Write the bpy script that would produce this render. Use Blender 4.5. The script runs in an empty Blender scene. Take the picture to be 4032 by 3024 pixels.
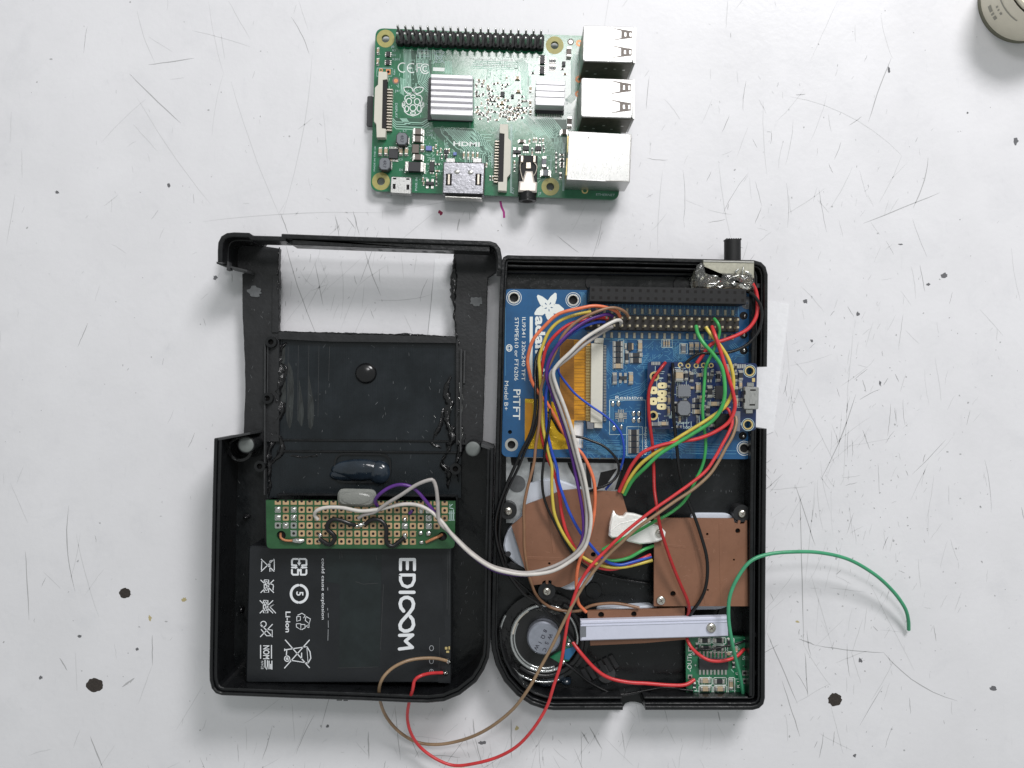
import bpy, math, random
from mathutils import Vector, Matrix
from mathutils.geometry import tessellate_polygon
R = math.radians
rnd = random.Random(7)
SC = bpy.context.scene
COL = SC.collection
SC.unit_settings.system = 'METRIC'
SC.unit_settings.scale_length = 0.001      # one unit is one millimetre

# ---------------------------------------------------------------- camera, world, lamps, exposure
CAMH = 287.0          # camera height above the table, mm
FPX = 3261.0          # focal length in photo pixels
cam = bpy.data.cameras.new('camera')
cam.sensor_width = 36.0
cam.lens = FPX / 4032 * 36.0
cam.clip_start = 5.0
cam.clip_end = 5000.0
camo = bpy.data.objects.new('camera', cam)
camo.location = (0, 0, CAMH)
COL.objects.link(camo)
SC.camera = camo

W = bpy.data.worlds.new('World'); SC.world = W; W.use_nodes = True
W.node_tree.nodes['Background'].inputs[0].default_value = (0.95, 1.0, 0.98, 1)
W.node_tree.nodes['Background'].inputs[1].default_value = 0.42

def lamp(name, loc, target, sx, sy, power, col):
    l = bpy.data.lights.new(name, 'AREA'); l.shape = 'RECTANGLE'
    l.size = sx; l.size_y = sy; l.energy = power; l.color = col
    o = bpy.data.objects.new(name, l); o.location = loc
    o.rotation_euler = (Vector(target) - Vector(loc)).to_track_quat('-Z', 'Y').to_euler()
    COL.objects.link(o)
lamp('ceiling_lamp', (30, 374, 735), (0, 40, 0), 185, 105, 1.35e6, (1.0, 0.985, 0.99))
lamp('ceiling_tube_lamp', (320, 640, 590), (0, 40, 0), 280, 190, 6.3e6, (1.0, 0.985, 0.985))
SC.view_settings.view_transform = 'Standard'
SC.view_settings.look = 'None'
SC.view_settings.exposure = 0.0
SC.view_settings.gamma = 1.0

# ---------------------------------------------------------------- materials
def mat(name, col, rough=0.5, metal=0.0, noise=0.0, nscale=0.3, bump=0.0, bscale=1.0, coat=0.0, spec=0.5,
        trans=0.0, emit=None, ior=1.5, sss=0.0, stretch=(1, 1, 1), bstretch=None, rnoise=0.0):
    m = bpy.data.materials.new(name); m.use_nodes = True
    nt = m.node_tree; b = nt.nodes['Principled BSDF']
    b.inputs['Base Color'].default_value = (*col, 1)
    b.inputs['Roughness'].default_value = rough
    b.inputs['Metallic'].default_value = metal
    b.inputs['Specular IOR Level'].default_value = spec
    b.inputs['Coat Weight'].default_value = coat
    b.inputs['Coat Roughness'].default_value = 0.12
    b.inputs['IOR'].default_value = ior
    b.inputs['Transmission Weight'].default_value = trans
    if sss:
        b.inputs['Subsurface Weight'].default_value = sss
        b.inputs['Subsurface Radius'].default_value = (1, 1, 1)
    tc = nt.nodes.new('ShaderNodeTexCoord')
    if noise or rnoise:
        mp = nt.nodes.new('ShaderNodeMapping'); mp.inputs['Scale'].default_value = stretch
        nt.links.new(tc.outputs['Object'], mp.inputs['Vector'])
        n = nt.nodes.new('ShaderNodeTexNoise'); n.inputs['Scale'].default_value = nscale
        n.inputs['Detail'].default_value = 6; n.inputs['Roughness'].default_value = 0.65
        nt.links.new(mp.outputs[0], n.inputs['Vector'])
        if noise:
            r = nt.nodes.new('ShaderNodeMapRange')
            r.inputs['From Min'].default_value = 0.3; r.inputs['From Max'].default_value = 0.7
            r.inputs['To Min'].default_value = 1 - noise; r.inputs['To Max'].default_value = 1 + noise
            nt.links.new(n.outputs['Fac'], r.inputs['Value'])
            mx = nt.nodes.new('ShaderNodeVectorMath'); mx.operation = 'SCALE'
            mx.inputs[0].default_value = col
            nt.links.new(r.outputs[0], mx.inputs['Scale'])
            nt.links.new(mx.outputs[0], b.inputs['Base Color'])
        if rnoise:
            r = nt.nodes.new('ShaderNodeMapRange')
            r.inputs['From Min'].default_value = 0.3; r.inputs['From Max'].default_value = 0.7
            r.inputs['To Min'].default_value = max(0.02, rough - rnoise); r.inputs['To Max'].default_value = rough + rnoise
            nt.links.new(n.outputs['Fac'], r.inputs['Value'])
            nt.links.new(r.outputs[0], b.inputs['Roughness'])
    if bump:
        mp = nt.nodes.new('ShaderNodeMapping'); mp.inputs['Scale'].default_value = bstretch or stretch
        nt.links.new(tc.outputs['Object'], mp.inputs['Vector'])
        n2 = nt.nodes.new('ShaderNodeTexNoise'); n2.inputs['Scale'].default_value = bscale
        n2.inputs['Detail'].default_value = 4
        nt.links.new(mp.outputs[0], n2.inputs['Vector'])
        bp = nt.nodes.new('ShaderNodeBump'); bp.inputs['Strength'].default_value = 1.0
        bp.inputs['Distance'].default_value = bump
        nt.links.new(n2.outputs['Fac'], bp.inputs['Height'])
        nt.links.new(bp.outputs[0], b.inputs['Normal'])
    return m

M = {}
M['table'] = mat('white_laminate', (0.685, 0.68, 0.705), 0.36, noise=0.035, nscale=0.03, bump=0.05, bscale=0.5, spec=0.4, rnoise=0.06)
def grime(m, sc, lo, hi, amt, stretch=(1, 1, 1), tint=(0.80, 0.81, 0.82)):
    "multiply patchy smudges into a material's colour"
    nt = m.node_tree; b = nt.nodes['Principled BSDF']; src = b.inputs['Base Color'].links[0].from_socket
    tc = nt.nodes.new('ShaderNodeTexCoord'); mp = nt.nodes.new('ShaderNodeMapping'); mp.inputs['Scale'].default_value = stretch
    n = nt.nodes.new('ShaderNodeTexNoise'); n.inputs['Scale'].default_value = sc; n.inputs['Detail'].default_value = 8; n.inputs['Roughness'].default_value = 0.7; n.inputs['Distortion'].default_value = 0.6
    r = nt.nodes.new('ShaderNodeMapRange'); r.inputs['From Min'].default_value = lo; r.inputs['From Max'].default_value = hi; r.inputs['To Max'].default_value = amt
    mx = nt.nodes.new('ShaderNodeMix'); mx.data_type = 'RGBA'; mx.blend_type = 'MULTIPLY'; pass
    mx.inputs[7].default_value = (*tint, 1)
    nt.links.new(tc.outputs['Object'], mp.inputs['Vector']); nt.links.new(mp.outputs[0], n.inputs['Vector']); nt.links.new(n.outputs['Fac'], r.inputs['Value'])
    nt.links.new(r.outputs[0], mx.inputs[0]); nt.links.new(src, mx.inputs[6]); nt.links.new(mx.outputs[2], b.inputs['Base Color'])
grime(M['table'], 0.05, 0.52, 0.75, 0.32)
grime(M['table'], 0.35, 0.60, 0.76, 0.4, (1.6, 0.5, 1))
M['scratch'] = mat('scratch_dirt', (0.40, 0.40, 0.41), 0.8)
M['scratch_light'] = mat('scratch_faint', (0.56, 0.56, 0.575), 0.7)
M['spot'] = mat('burnt_spot', (0.035, 0.028, 0.024), 0.9, noise=0.5, nscale=1.5)
M['speck'] = mat('grey_speck', (0.13, 0.13, 0.14), 0.9)
M['yellow_stain'] = mat('yellow_stain', (0.45, 0.38, 0.20), 0.8)
M['magenta'] = mat('magenta_ink', (0.42, 0.04, 0.25), 0.7)
M['crimson'] = mat('crimson_ink', (0.22, 0.01, 0.05), 0.7)
M['tissue'] = mat('tissue_paper', (0.745, 0.745, 0.77), 0.95, noise=0.03, nscale=0.5, bump=0.12, bscale=0.35, spec=0.1)
M['green'] = mat('green_solder_mask', (0.012, 0.140, 0.062), 0.19, noise=0.18, nscale=0.25, bump=0.02, bscale=0.6, coat=0.5)
M['green_trace'] = mat('green_trace', (0.30, 0.52, 0.42), 0.3)
M['green_dark'] = mat('green_mask_gap', (0.006, 0.07, 0.035), 0.3)
M['silk'] = mat('white_silkscreen', (0.72, 0.76, 0.74), 0.5)
M['silk_dim'] = mat('dim_silkscreen', (0.45, 0.58, 0.58), 0.5)
M['ringy'] = mat('bare_laminate', (0.33, 0.30, 0.095), 0.45, noise=0.12, nscale=0.8)
M['copper'] = mat('bare_copper', (0.55, 0.24, 0.12), 0.45, metal=0.6)
M['gold'] = mat('gold_plating', (0.78, 0.62, 0.28), 0.35, metal=0.75)
M['tin'] = mat('tinned_metal', (0.62, 0.61, 0.58), 0.3, metal=0.95, bump=0.04, bscale=2)
M['steel'] = mat('brushed_steel', (0.50, 0.50, 0.49), 0.34, rnoise=0.12, metal=0.9, noise=0.08, nscale=2.0, bump=0.03, bscale=4, stretch=(3, 0.3, 1))
M['steel_dark'] = mat('steel_side', (0.60, 0.60, 0.585), 0.34, metal=0.9, noise=0.08, nscale=2.0, bump=0.03, bscale=1.5)
M['hdmi'] = mat('dull_steel', (0.30, 0.30, 0.325), 0.30, metal=1.0, noise=0.15, nscale=1.0, bump=0.05, bscale=1.0)
M['usb_side_shade'] = mat('shaded_side', (0.085, 0.080, 0.060), 0.4, metal=0.5, noise=0.5, nscale=0.4)  # dark tone puts the shade of the steel port sides into the colour
M['ring'] = mat('glossy_glue_ring', (0.55, 0.57, 0.57), 0.12, metal=0.8, bump=0.3, bscale=0.5)
M['feet'] = mat('dull_tinned_gold', (0.46, 0.43, 0.34), 0.4, metal=0.5, noise=0.3, nscale=2)
M['pinkmetal'] = mat('nickel_sleeve', (0.74, 0.68, 0.63), 0.42, metal=0.45)
M['leaf'] = mat('connector_leaf', (0.62, 0.56, 0.48), 0.32, metal=0.6)
M['heatsink'] = mat('anodised_aluminium', (0.80, 0.79, 0.82), 0.45, metal=0.35, noise=0.05, nscale=2, stretch=(0.2, 3, 1))
M['chip'] = mat('chip_epoxy', (0.028, 0.028, 0.032), 0.5, noise=0.15, nscale=3)
M['chipgrey'] = mat('ferrite_grey', (0.16, 0.17, 0.19), 0.5, noise=0.1, nscale=2)
M['chipbrown'] = mat('tantalum_brown', (0.15, 0.125, 0.11), 0.5, noise=0.1, nscale=2)
M['captan'] = mat('ceramic_tan', (0.42, 0.33, 0.22), 0.45, noise=0.15, nscale=2)
M['resist'] = mat('resistor_black', (0.025, 0.025, 0.03), 0.4)
M['blueled'] = mat('blue_component', (0.14, 0.19, 0.45), 0.4)
M['cream'] = mat('cream_plastic', (0.58, 0.56, 0.49), 0.5, noise=0.03, nscale=1)
M['black'] = mat('black_plastic', (0.0065, 0.007, 0.008), 0.32, spec=0.42, noise=0.25, nscale=0.2, bump=0.12, bscale=0.6, rnoise=0.10)
M['black_gloss'] = mat('melted_black_plastic', (0.008, 0.008, 0.009), 0.14, bump=0.5, bscale=0.5)
M['black_matte'] = mat('header_plastic', (0.009, 0.009, 0.010), 0.55, noise=0.2, nscale=1, spec=0.35)
M['black_worn'] = mat('sanded_black_plastic', (0.015, 0.0155, 0.017), 0.45, spec=0.4, noise=0.3, nscale=0.25, bump=0.08, bscale=0.9)
M['black_fl'] = mat('case_floor_plastic', (0.006, 0.007, 0.008), 0.30, spec=0.4, noise=0.3, nscale=0.12, bump=0.22, bscale=0.22, rnoise=0.14)
M['panel'] = mat('machined_panel', (0.008, 0.011, 0.014), 0.27, spec=0.4, noise=0.35, nscale=0.08, rnoise=0.1, bump=0.10, bscale=1.2, bstretch=(3, 0.05, 1))
M['greyplug'] = mat('grey_cut_plastic', (0.13, 0.142, 0.138), 0.6, noise=0.12, nscale=0.6)
M['greyfade'] = mat('grey_scuff', (0.10, 0.105, 0.11), 0.6, noise=0.2, nscale=0.6)
M['cutface'] = mat('cut_plastic_face', (0.035, 0.036, 0.038), 0.5, noise=0.25, nscale=0.4)
M['battery'] = mat('battery_wrap', (0.012, 0.0135, 0.016), 0.38, spec=0.4, bump=0.5, bscale=0.06, noise=0.2, nscale=0.08, rnoise=0.08)
M['battery_tape'] = mat('battery_tape', (0.013, 0.018, 0.019), 0.26, spec=0.4, noise=0.3, nscale=0.1)
M['print'] = mat('white_print', (0.72, 0.74, 0.77), 0.6)
M['print_dim'] = mat('worn_print', (0.32, 0.33, 0.35), 0.6)
M['perf'] = mat('perfboard_green', (0.020, 0.082, 0.030), 0.35, noise=0.2, nscale=0.3)
M['pad'] = mat('copper_pad', (0.56, 0.38, 0.22), 0.4, metal=0.35, noise=0.1, nscale=1)
def vary(m, lo, hi):
    "piece-to-piece variation in tone"
    nt = m.node_tree; b = nt.nodes['Principled BSDF']; src = b.inputs['Base Color'].links[0].from_socket
    oi = nt.nodes.new('ShaderNodeObjectInfo'); r = nt.nodes.new('ShaderNodeMapRange'); r.inputs['To Min'].default_value = lo; r.inputs['To Max'].default_value = hi
    v = nt.nodes.new('ShaderNodeVectorMath'); v.operation = 'SCALE'
    nt.links.new(oi.outputs['Random'], r.inputs['Value']); nt.links.new(src, v.inputs[0]); nt.links.new(r.outputs[0], v.inputs['Scale']); nt.links.new(v.outputs[0], b.inputs['Base Color'])
vary(M['pad'], 0.6, 1.12)
M['hole'] = mat('dark_hole', (0.006, 0.005, 0.005), 0.9)
M['glue'] = mat('hot_glue', (0.46, 0.47, 0.44), 0.18, trans=0.6, ior=1.48, sss=0.15, bump=0.3, bscale=0.4)
M['glue_blue'] = mat('blue_black_glue', (0.013, 0.020, 0.030), 0.16, coat=0.3, noise=0.5, nscale=0.15, bump=0.35, bscale=0.2)
M['clear'] = mat('clear_glue', (0.97, 0.97, 0.95), 0.06, trans=0.96, ior=1.4, bump=0.35, bscale=0.35)
M['blue'] = mat('blue_solder_mask', (0.010, 0.082, 0.21), 0.24, coat=0.5, noise=0.15, nscale=0.12, bump=0.02, bscale=0.5)
M['blue_trace'] = mat('blue_trace', (0.085, 0.25, 0.40), 0.32)
M['blue_dark'] = mat('dark_blue_mask', (0.008, 0.022, 0.085), 0.22, coat=0.5, noise=0.15, nscale=0.3)
M['kapton'] = mat('amber_film', (0.60, 0.27, 0.018), 0.22, noise=0.1, nscale=0.3, bump=0.05, bscale=0.3)
M['kapton_line'] = mat('amber_trace', (0.30, 0.125, 0.012), 0.3)
M['kapton_gold'] = mat('gold_film', (0.66, 0.42, 0.02), 0.18, metal=0.3, bump=0.7, bscale=0.4)
M['phenolic'] = mat('brown_phenolic', (0.215, 0.100, 0.058), 0.42, noise=0.12, nscale=0.05, rnoise=0.08, bump=0.9, bscale=0.035)
grime(M['phenolic'], 0.5, 0.55, 0.75, 0.6, tint=(0.7, 0.66, 0.6))
M['rubber'] = mat('white_rubber', (0.60, 0.64, 0.72), 0.5, noise=0.03, nscale=0.2)
M['strip'] = mat('white_plastic_strip', (0.56, 0.58, 0.69), 0.45, noise=0.03, nscale=0.4)
M['foil'] = mat('silver_foil', (0.95, 0.95, 0.92), 0.25, metal=0.25, bump=0.35, bscale=0.3)
M['shield'] = mat('zinc_shield', (0.50, 0.52, 0.53), 0.42, metal=0.55, noise=0.3, nscale=0.22, bump=0.12, bscale=0.6)
M['screw'] = mat('nickel_screw', (0.66, 0.64, 0.58), 0.25, metal=0.95)
M['magnet'] = mat('speaker_magnet', (0.33, 0.35, 0.41), 0.42, metal=0.6, noise=0.1, nscale=0.5)
M['ink'] = mat('black_marker', (0.02, 0.02, 0.035), 0.6)
M['cone'] = mat('speaker_film', (0.012, 0.012, 0.013), 0.25)
M['bluetape'] = mat('blue_tape', (0.02, 0.12, 0.26), 0.3)
M['solder'] = mat('solder', (0.60, 0.60, 0.58), 0.16, metal=1.0, bump=0.15, bscale=1.5)
M['whitebright'] = mat('white_backlight_film', (0.85, 0.85, 0.86), 0.35)
M['bottle'] = mat('beige_paper_tube', (0.72, 0.67, 0.55), 0.5, noise=0.04, nscale=0.3)
M['bottle_ink'] = mat('grey_ink', (0.32, 0.31, 0.26), 0.6)
M['bottle_foot_shade'] = mat('foot_shade', (0.17, 0.165, 0.12), 0.5)  # dark tone painted for the contact shadow at the container's foot
def wire_mat(n, c, r=0.36):
    M['w_' + n] = mat(n + '_insulation', c, r, noise=0.16, nscale=0.22, rnoise=0.08, bump=0.03, bscale=0.7)
wire_mat('red', (0.55, 0.035, 0.040)); wire_mat('darkred', (0.36, 0.016, 0.018)); wire_mat('orange', (0.68, 0.17, 0.075))
wire_mat('yellow', (0.56, 0.44, 0.07)); wire_mat('green', (0.045, 0.33, 0.085)); wire_mat('blue', (0.018, 0.065, 0.42))
wire_mat('purple', (0.085, 0.02, 0.19)); wire_mat('white', (0.55, 0.52, 0.49)); wire_mat('grey', (0.36, 0.335, 0.325))
wire_mat('brown', (0.235, 0.125, 0.070)); wire_mat('black', (0.005, 0.005, 0.006), 0.30); wire_mat('teal', (0.05, 0.29, 0.15))
wire_mat('clothwhite', (0.52, 0.48, 0.42)); wire_mat('tan', (0.26, 0.17, 0.10))

# ---------------------------------------------------------------- geometry helpers
def P(px, py, z=0.0):
    "where a point seen at photo pixel px,py stands if it is z mm above the table"
    s = (CAMH - z) / FPX
    return Vector(((px - 2016) * s, (1512 - py) * s, z))
def S(z): return (CAMH - z) / FPX
def PP(pts, z): return [P(x, y, z).xy for x, y in pts]

def offset(pts, d):
    "inset (d>0) a polygon of 2D points"
    n = len(pts); a = sum(pts[i][0]*pts[(i+1) % n][1] - pts[(i+1) % n][0]*pts[i][1] for i in range(n))
    sg = 1 if a > 0 else -1
    out = []
    for i in range(n):
        p0, p1, p2 = Vector(pts[i-1]), Vector(pts[i]), Vector(pts[(i+1) % n])
        e1 = (p1 - p0); e2 = (p2 - p1)
        if e1.length < 1e-6 or e2.length < 1e-6: out.append(p1.copy()); continue
        e1.normalize(); e2.normalize()
        n1 = Vector((-e1.y, e1.x))*sg; n2 = Vector((-e2.y, e2.x))*sg
        m = n1 + n2
        if m.length < 1e-3: out.append(p1 + n1*d); continue
        m.normalize(); c = max(0.35, m.dot(n1))
        out.append(p1 + m*(d/c))
    return out
def rounded(pts, rad, n=6):
    "fillet the corners; rad a number or a list"
    out = []; k = len(pts)
    for i, p in enumerate(pts):
        r = rad if not isinstance(rad, (list, tuple)) else rad[i]
        p = Vector(p[:2])
        if r <= 0: out.append(p); continue
        a = Vector(pts[i-1][:2]) - p; b = Vector(pts[(i+1) % k][:2]) - p
        ra = min(r, a.length*0.49); rb = min(r, b.length*0.49)
        a = p + a.normalized()*ra; b = p + b.normalized()*rb
        for j in range(n+1):
            t = j/n; # blend of quadratic, pushed outward to look circular
            q = a*(1-t)**2 + p*(2*t*(1-t)) + b*t*t
            m = (a + b)/2
            out.append(q + (q - m)*0.0)
    return out
def catmull(pts, step=1.2):
    out = []; n = len(pts)
    if n < 3: return pts
    ext = [pts[0]*2 - pts[1]] + list(pts) + [pts[-1]*2 - pts[-2]]
    for i in range(1, n):
        p0, p1, p2, p3 = ext[i-1], ext[i], ext[i+1], ext[i+2]
        L = (p2 - p1).length; k = max(2, int(L/step))
        # centripetal-ish: plain catmull with mild tension
        for j in range(k):
            t = j/k; t2 = t*t; t3 = t2*t
            out.append(0.5*((2*p1) + (-p0+p2)*t + (2*p0-5*p1+4*p2-p3)*t2 + (-p0+3*p1-3*p2+p3)*t3))
    out.append(ext[n]); return out
def circ(cx, cy, r, n=20, a0=0): return [Vector((cx + r*math.cos(a0 + 2*math.pi*i/n), cy + r*math.sin(a0 + 2*math.pi*i/n))) for i in range(n)]

class MB:
    def __init__(s): s.v = []; s.f = []; s.m = []; s.sm = []
    def add(s, vs, fs, m=0, smooth=False):
        o = len(s.v); s.v += [tuple(v) for v in vs]
        for f in fs: s.f.append([i+o for i in f]); s.m.append(m); s.sm.append(smooth)
    def prism(s, pts, z0, z1, holes=(), bev=0.0, m=0, mt=None, smooth=False, bottom=True):
        if mt is None: mt = m
        pts = [Vector(p[:2]) for p in pts]
        n = len(pts); a = sum(pts[i].x*pts[(i+1) % n].y - pts[(i+1) % n].x*pts[i].y for i in range(n))
        if a < 0: pts = pts[::-1]
        if bev > 0:
            top = offset(pts, bev); zs = z1 - bev
        else: top = pts; zs = z1
        vs = [(p.x, p.y, z0) for p in pts] + [(p.x, p.y, zs) for p in pts]
        fs = [[i, (i+1) % n, n+(i+1) % n, n+i] for i in range(n)]
        s.add(vs, fs, m, smooth)
        if bev > 0:
            s.add([(p.x, p.y, zs) for p in pts] + [(p.x, p.y, z1) for p in top], fs, m, smooth)
        if not holes:
            s.add([(p.x, p.y, z1) for p in top], [list(range(n))], mt)
            if bottom: s.add([(p.x, p.y, z0) for p in pts], [list(range(n))[::-1]], m)
        else:
            hs = []
            for h in holes:
                h = [Vector(q[:2]) for q in h]
                k = len(h); a = sum(h[i].x*h[(i+1) % k].y - h[(i+1) % k].x*h[i].y for i in range(k))
                if a > 0: h = h[::-1]
                hs.append(h)
                s.add([(p.x, p.y, z0) for p in h] + [(p.x, p.y, z1) for p in h],
                      [[i, (i+1) % k, k+(i+1) % k, k+i] for i in range(k)], m)
            tri = tessellate_polygon([[Vector((p.x, p.y, 0)) for p in l] for l in [top] + hs])
            fl = [p for l in [top] + hs for p in l]; fb = [p for l in [pts] + hs for p in l]
            ft = []; fbm = []
            for t in tri:
                A, B, C = (fl[i] for i in t)
                cr = (B-A).x*(C-A).y - (B-A).y*(C-A).x
                if abs(cr) < 1e-9: continue
                t = list(t) if cr > 0 else list(t)[::-1]
                ft.append(t); fbm.append(t[::-1])
            s.add([(p.x, p.y, z1) for p in fl], ft, mt)
            if bottom: s.add([(p.x, p.y, z0) for p in fb], fbm, m)
    def box(s, cx, cy, lx, ly, z0, z1, rot=0.0, bev=0.0, m=0, mt=None):
        c, d = math.cos(rot), math.sin(rot)
        pts = [Vector((cx + x*c - y*d, cy + x*d + y*c)) for x, y in ((-lx/2, -ly/2), (lx/2, -ly/2), (lx/2, ly/2), (-lx/2, ly/2))]
        s.prism(pts, z0, z1, bev=bev, m=m, mt=mt)
    def cyl(s, cx, cy, r, z0, z1, n=20, bev=0.0, m=0, mt=None):
        s.prism(circ(cx, cy, r, n), z0, z1, bev=bev, m=m, mt=mt, smooth=n > 10)
    def ring(s, cx, cy, r, ri, z0, z1, n=24, m=0):
        s.prism(circ(cx, cy, r, n), z0, z1, holes=[circ(cx, cy, ri, n)], m=m)
    def dome(s, cx, cy, z, rx, ry, h, n=20, k=6, m=0, rot=0.0, jit=0.0, rg=None):
        vs = []; c, d = math.cos(rot), math.sin(rot)
        js = [1 + (rg.uniform(-jit, jit) if rg else 0) for _ in range(n)]
        for j in range(k):
            a = j/k*math.pi/2
            for i in range(n):
                b = 2*math.pi*i/n; x = rx*math.cos(a)*math.cos(b)*js[i]; y = ry*math.cos(a)*math.sin(b)*js[i]
                vs.append((cx + x*c - y*d, cy + x*d + y*c, z + h*math.sin(a)))
        vs.append((cx, cy, z+h))
        fs = [[j*n+i, j*n+(i+1) % n, (j+1)*n+(i+1) % n, (j+1)*n+i] for j in range(k-1) for i in range(n)]
        fs += [[(k-1)*n+i, (k-1)*n+(i+1) % n, k*n] for i in range(n)]
        fs.append(list(range(n))[::-1])
        s.add(vs, fs, m, True)
    def tube(s, pts, r, n=8, m=0, caps=True, r1=None):
        vs = []; prev = None; N = len(pts)
        for i, p in enumerate(pts):
            t = (pts[min(i+1, N-1)] - pts[max(i-1, 0)])
            if t.length < 1e-6: t = Vector((1, 0, 0))
            t.normalize()
            if prev is None:
                u = t.orthogonal().normalized()
            else:
                u = prev - t*prev.dot(t)
                u = u.normalized() if u.length > 1e-6 else t.orthogonal().normalized()
            prev = u; w = t.cross(u)
            rr = r if r1 is None else r + (r1-r)*i/(N-1)
            for j in range(n):
                a = 2*math.pi*j/n; vs.append(p + (u*math.cos(a) + w*math.sin(a))*rr)
        fs = [[i*n+j, i*n+(j+1) % n, (i+1)*n+(j+1) % n, (i+1)*n+j] for i in range(N-1) for j in range(n)]
        s.add(vs, fs, m, True)
        if caps:
            s.add(vs[:n], [list(range(n))[::-1]], m); s.add(vs[-n:], [list(range(n))], m)
    def strip(s, pts, z, w, h=0.02, m=0, closed=False):
        "a flat printed or etched line h thick"
        P2 = [Vector(p[:2]) for p in pts]; n = len(P2)
        L = []; Rr = []
        for i in range(n):
            if closed: a, b = P2[i-1], P2[(i+1) % n]
            else: a, b = P2[max(i-1, 0)], P2[min(i+1, n-1)]
            t = b - a
            t = t.normalized() if t.length > 1e-9 else Vector((1, 0))
            nn = Vector((-t.y, t.x))*w/2
            L.append(P2[i]+nn); Rr.append(P2[i]-nn)
        vs = [(p.x, p.y, z+h) for p in L] + [(p.x, p.y, z+h) for p in Rr]
        k = n if closed else n-1
        s.add(vs, [[n+i, n+(i+1) % n, (i+1) % n, i] for i in range(k)], m)
    def flat(s, pts, z, m=0, holes=()):
        pts = [Vector(p[:2]) for p in pts]; n = len(pts)
        if not holes:
            a = sum(pts[i].x*pts[(i+1) % n].y - pts[(i+1) % n].x*pts[i].y for i in range(n))
            if a < 0: pts = pts[::-1]
            s.add([(p.x, p.y, z) for p in pts], [list(range(n))], m)
    def mesh(s, name, mats, org):
        me = bpy.data.meshes.new(name)
        me.from_pydata([(v[0]-org[0], v[1]-org[1], v[2]-org[2]) for v in s.v], [], s.f)
        for mm in mats: me.materials.append(M[mm] if isinstance(mm, str) else mm)
        me.polygons.foreach_set('material_index', s.m)
        me.polygons.foreach_set('use_smooth', s.sm)
        me.update(); return me

WL = {}
def world(o): return WL.get(o.name, Vector((0, 0, 0))) if o else Vector((0, 0, 0))
def link(o, parent, wpos, rot=0.0):
    COL.objects.link(o)
    if parent: o.parent = parent
    o.location = Vector(wpos) - world(parent); o.rotation_euler = (0, 0, rot)
    WL[o.name] = Vector(wpos); return o
def tag(o, label=None, cat=None, group=None, kind=None):
    if label: o['label'] = label
    if cat: o['category'] = cat
    if group: o['group'] = group
    if kind: o['kind'] = kind
    return o
def thing(name, label, cat, px, py, z=0, group=None):
    o = bpy.data.objects.new(name, None); o.empty_display_size = 5
    link(o, None, P(px, py, z)); return tag(o, label, cat, group)
def obj(name, mb, mats, parent=None, label=None, kind=None):
    if not isinstance(mats, (list, tuple)): mats = [mats]
    xs = [v[0] for v in mb.v]; ys = [v[1] for v in mb.v]; zs = [v[2] for v in mb.v]
    org = Vector(((min(xs)+max(xs))/2, (min(ys)+max(ys))/2, min(zs)))
    o = bpy.data.objects.new(name, mb.mesh(name, mats, org)); link(o, parent, org)
    return tag(o, label, None, None, kind)
def inst(name, me, parent, wpos, rot=0.0, label=None):
    o = bpy.data.objects.new(name, me); link(o, parent, wpos, rot)
    if label: o['label'] = label
    return o
_cache = {}
def smd_mesh(L, Wd, H, body, end=0.22, endmat='tin'):
    "two-terminal part along x, origin at its base"
    k = ('smd', round(L, 1), round(Wd, 1), round(H, 1), body, end, endmat)
    if k in _cache: return _cache[k]
    b = MB(); e = max(0.15, L*end)
    b.box(0, 0, L-2*e, Wd*0.96, 0.05, H, bev=0.06, m=0)
    for sg in (-1, 1): b.box(sg*(L-e)/2, 0, e, Wd, 0, H*1.04, bev=0.08, m=1)
    for sg in (-1, 1): b.box(sg*(L/2+0.12), 0, 0.35, Wd*1.05, 0, 0.12, m=1)
    me = b.mesh('smd', [body, endmat], (0, 0, 0)); _cache[k] = me; return me
def smd(px, py, lpx, wpx, ang, parent, zb, H=0.7, body='resist', name=None, end=0.22):
    s = S(zb+H); me = smd_mesh(lpx*s, wpx*s, H, body, end)
    nm = name or {'resist': 'resistor', 'captan': 'capacitor', 'chipbrown': 'capacitor', 'chipgrey': 'capacitor'}.get(body, 'component')
    q = P(px, py, zb+H)
    return inst(nm, me, parent, (q.x, q.y, zb), R(-ang))
def chip(px, py, wpx, hpx, ang, parent, zb, H=1.0, body='chip', pins=None, npin=4, plen=10, name='chip', pitch=None):
    "moulded chip; pins: 'tb' legs above/below, 'lr' legs left/right"
    s = S(zb+H); b = MB(); w, h = wpx*s, hpx*s
    b.box(0, 0, w, h, 0.1, H, bev=0.08, m=0)
    pl = plen*s
    if pins:
        for side in (-1, 1):
            for i in range(npin):
                if 'tb' in pins:
                    pt = pitch*s if pitch else w/npin
                    x = (i-(npin-1)/2)*pt; b.box(x, side*(h/2+pl/2), pt*0.5, pl, 0.02, 0.25, m=1)
                if 'lr' in pins:
                    pt = pitch*s if pitch else h/npin
                    y = (i-(npin-1)/2)*pt; b.box(side*(w/2+pl/2), y, pl, pt*0.5, 0.02, 0.25, m=1)
    me = b.mesh(name, [body, 'tin'], (0, 0, 0)); q = P(px, py, zb+H)
    return inst(name, me, parent, (q.x, q.y, zb), R(-ang))
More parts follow.
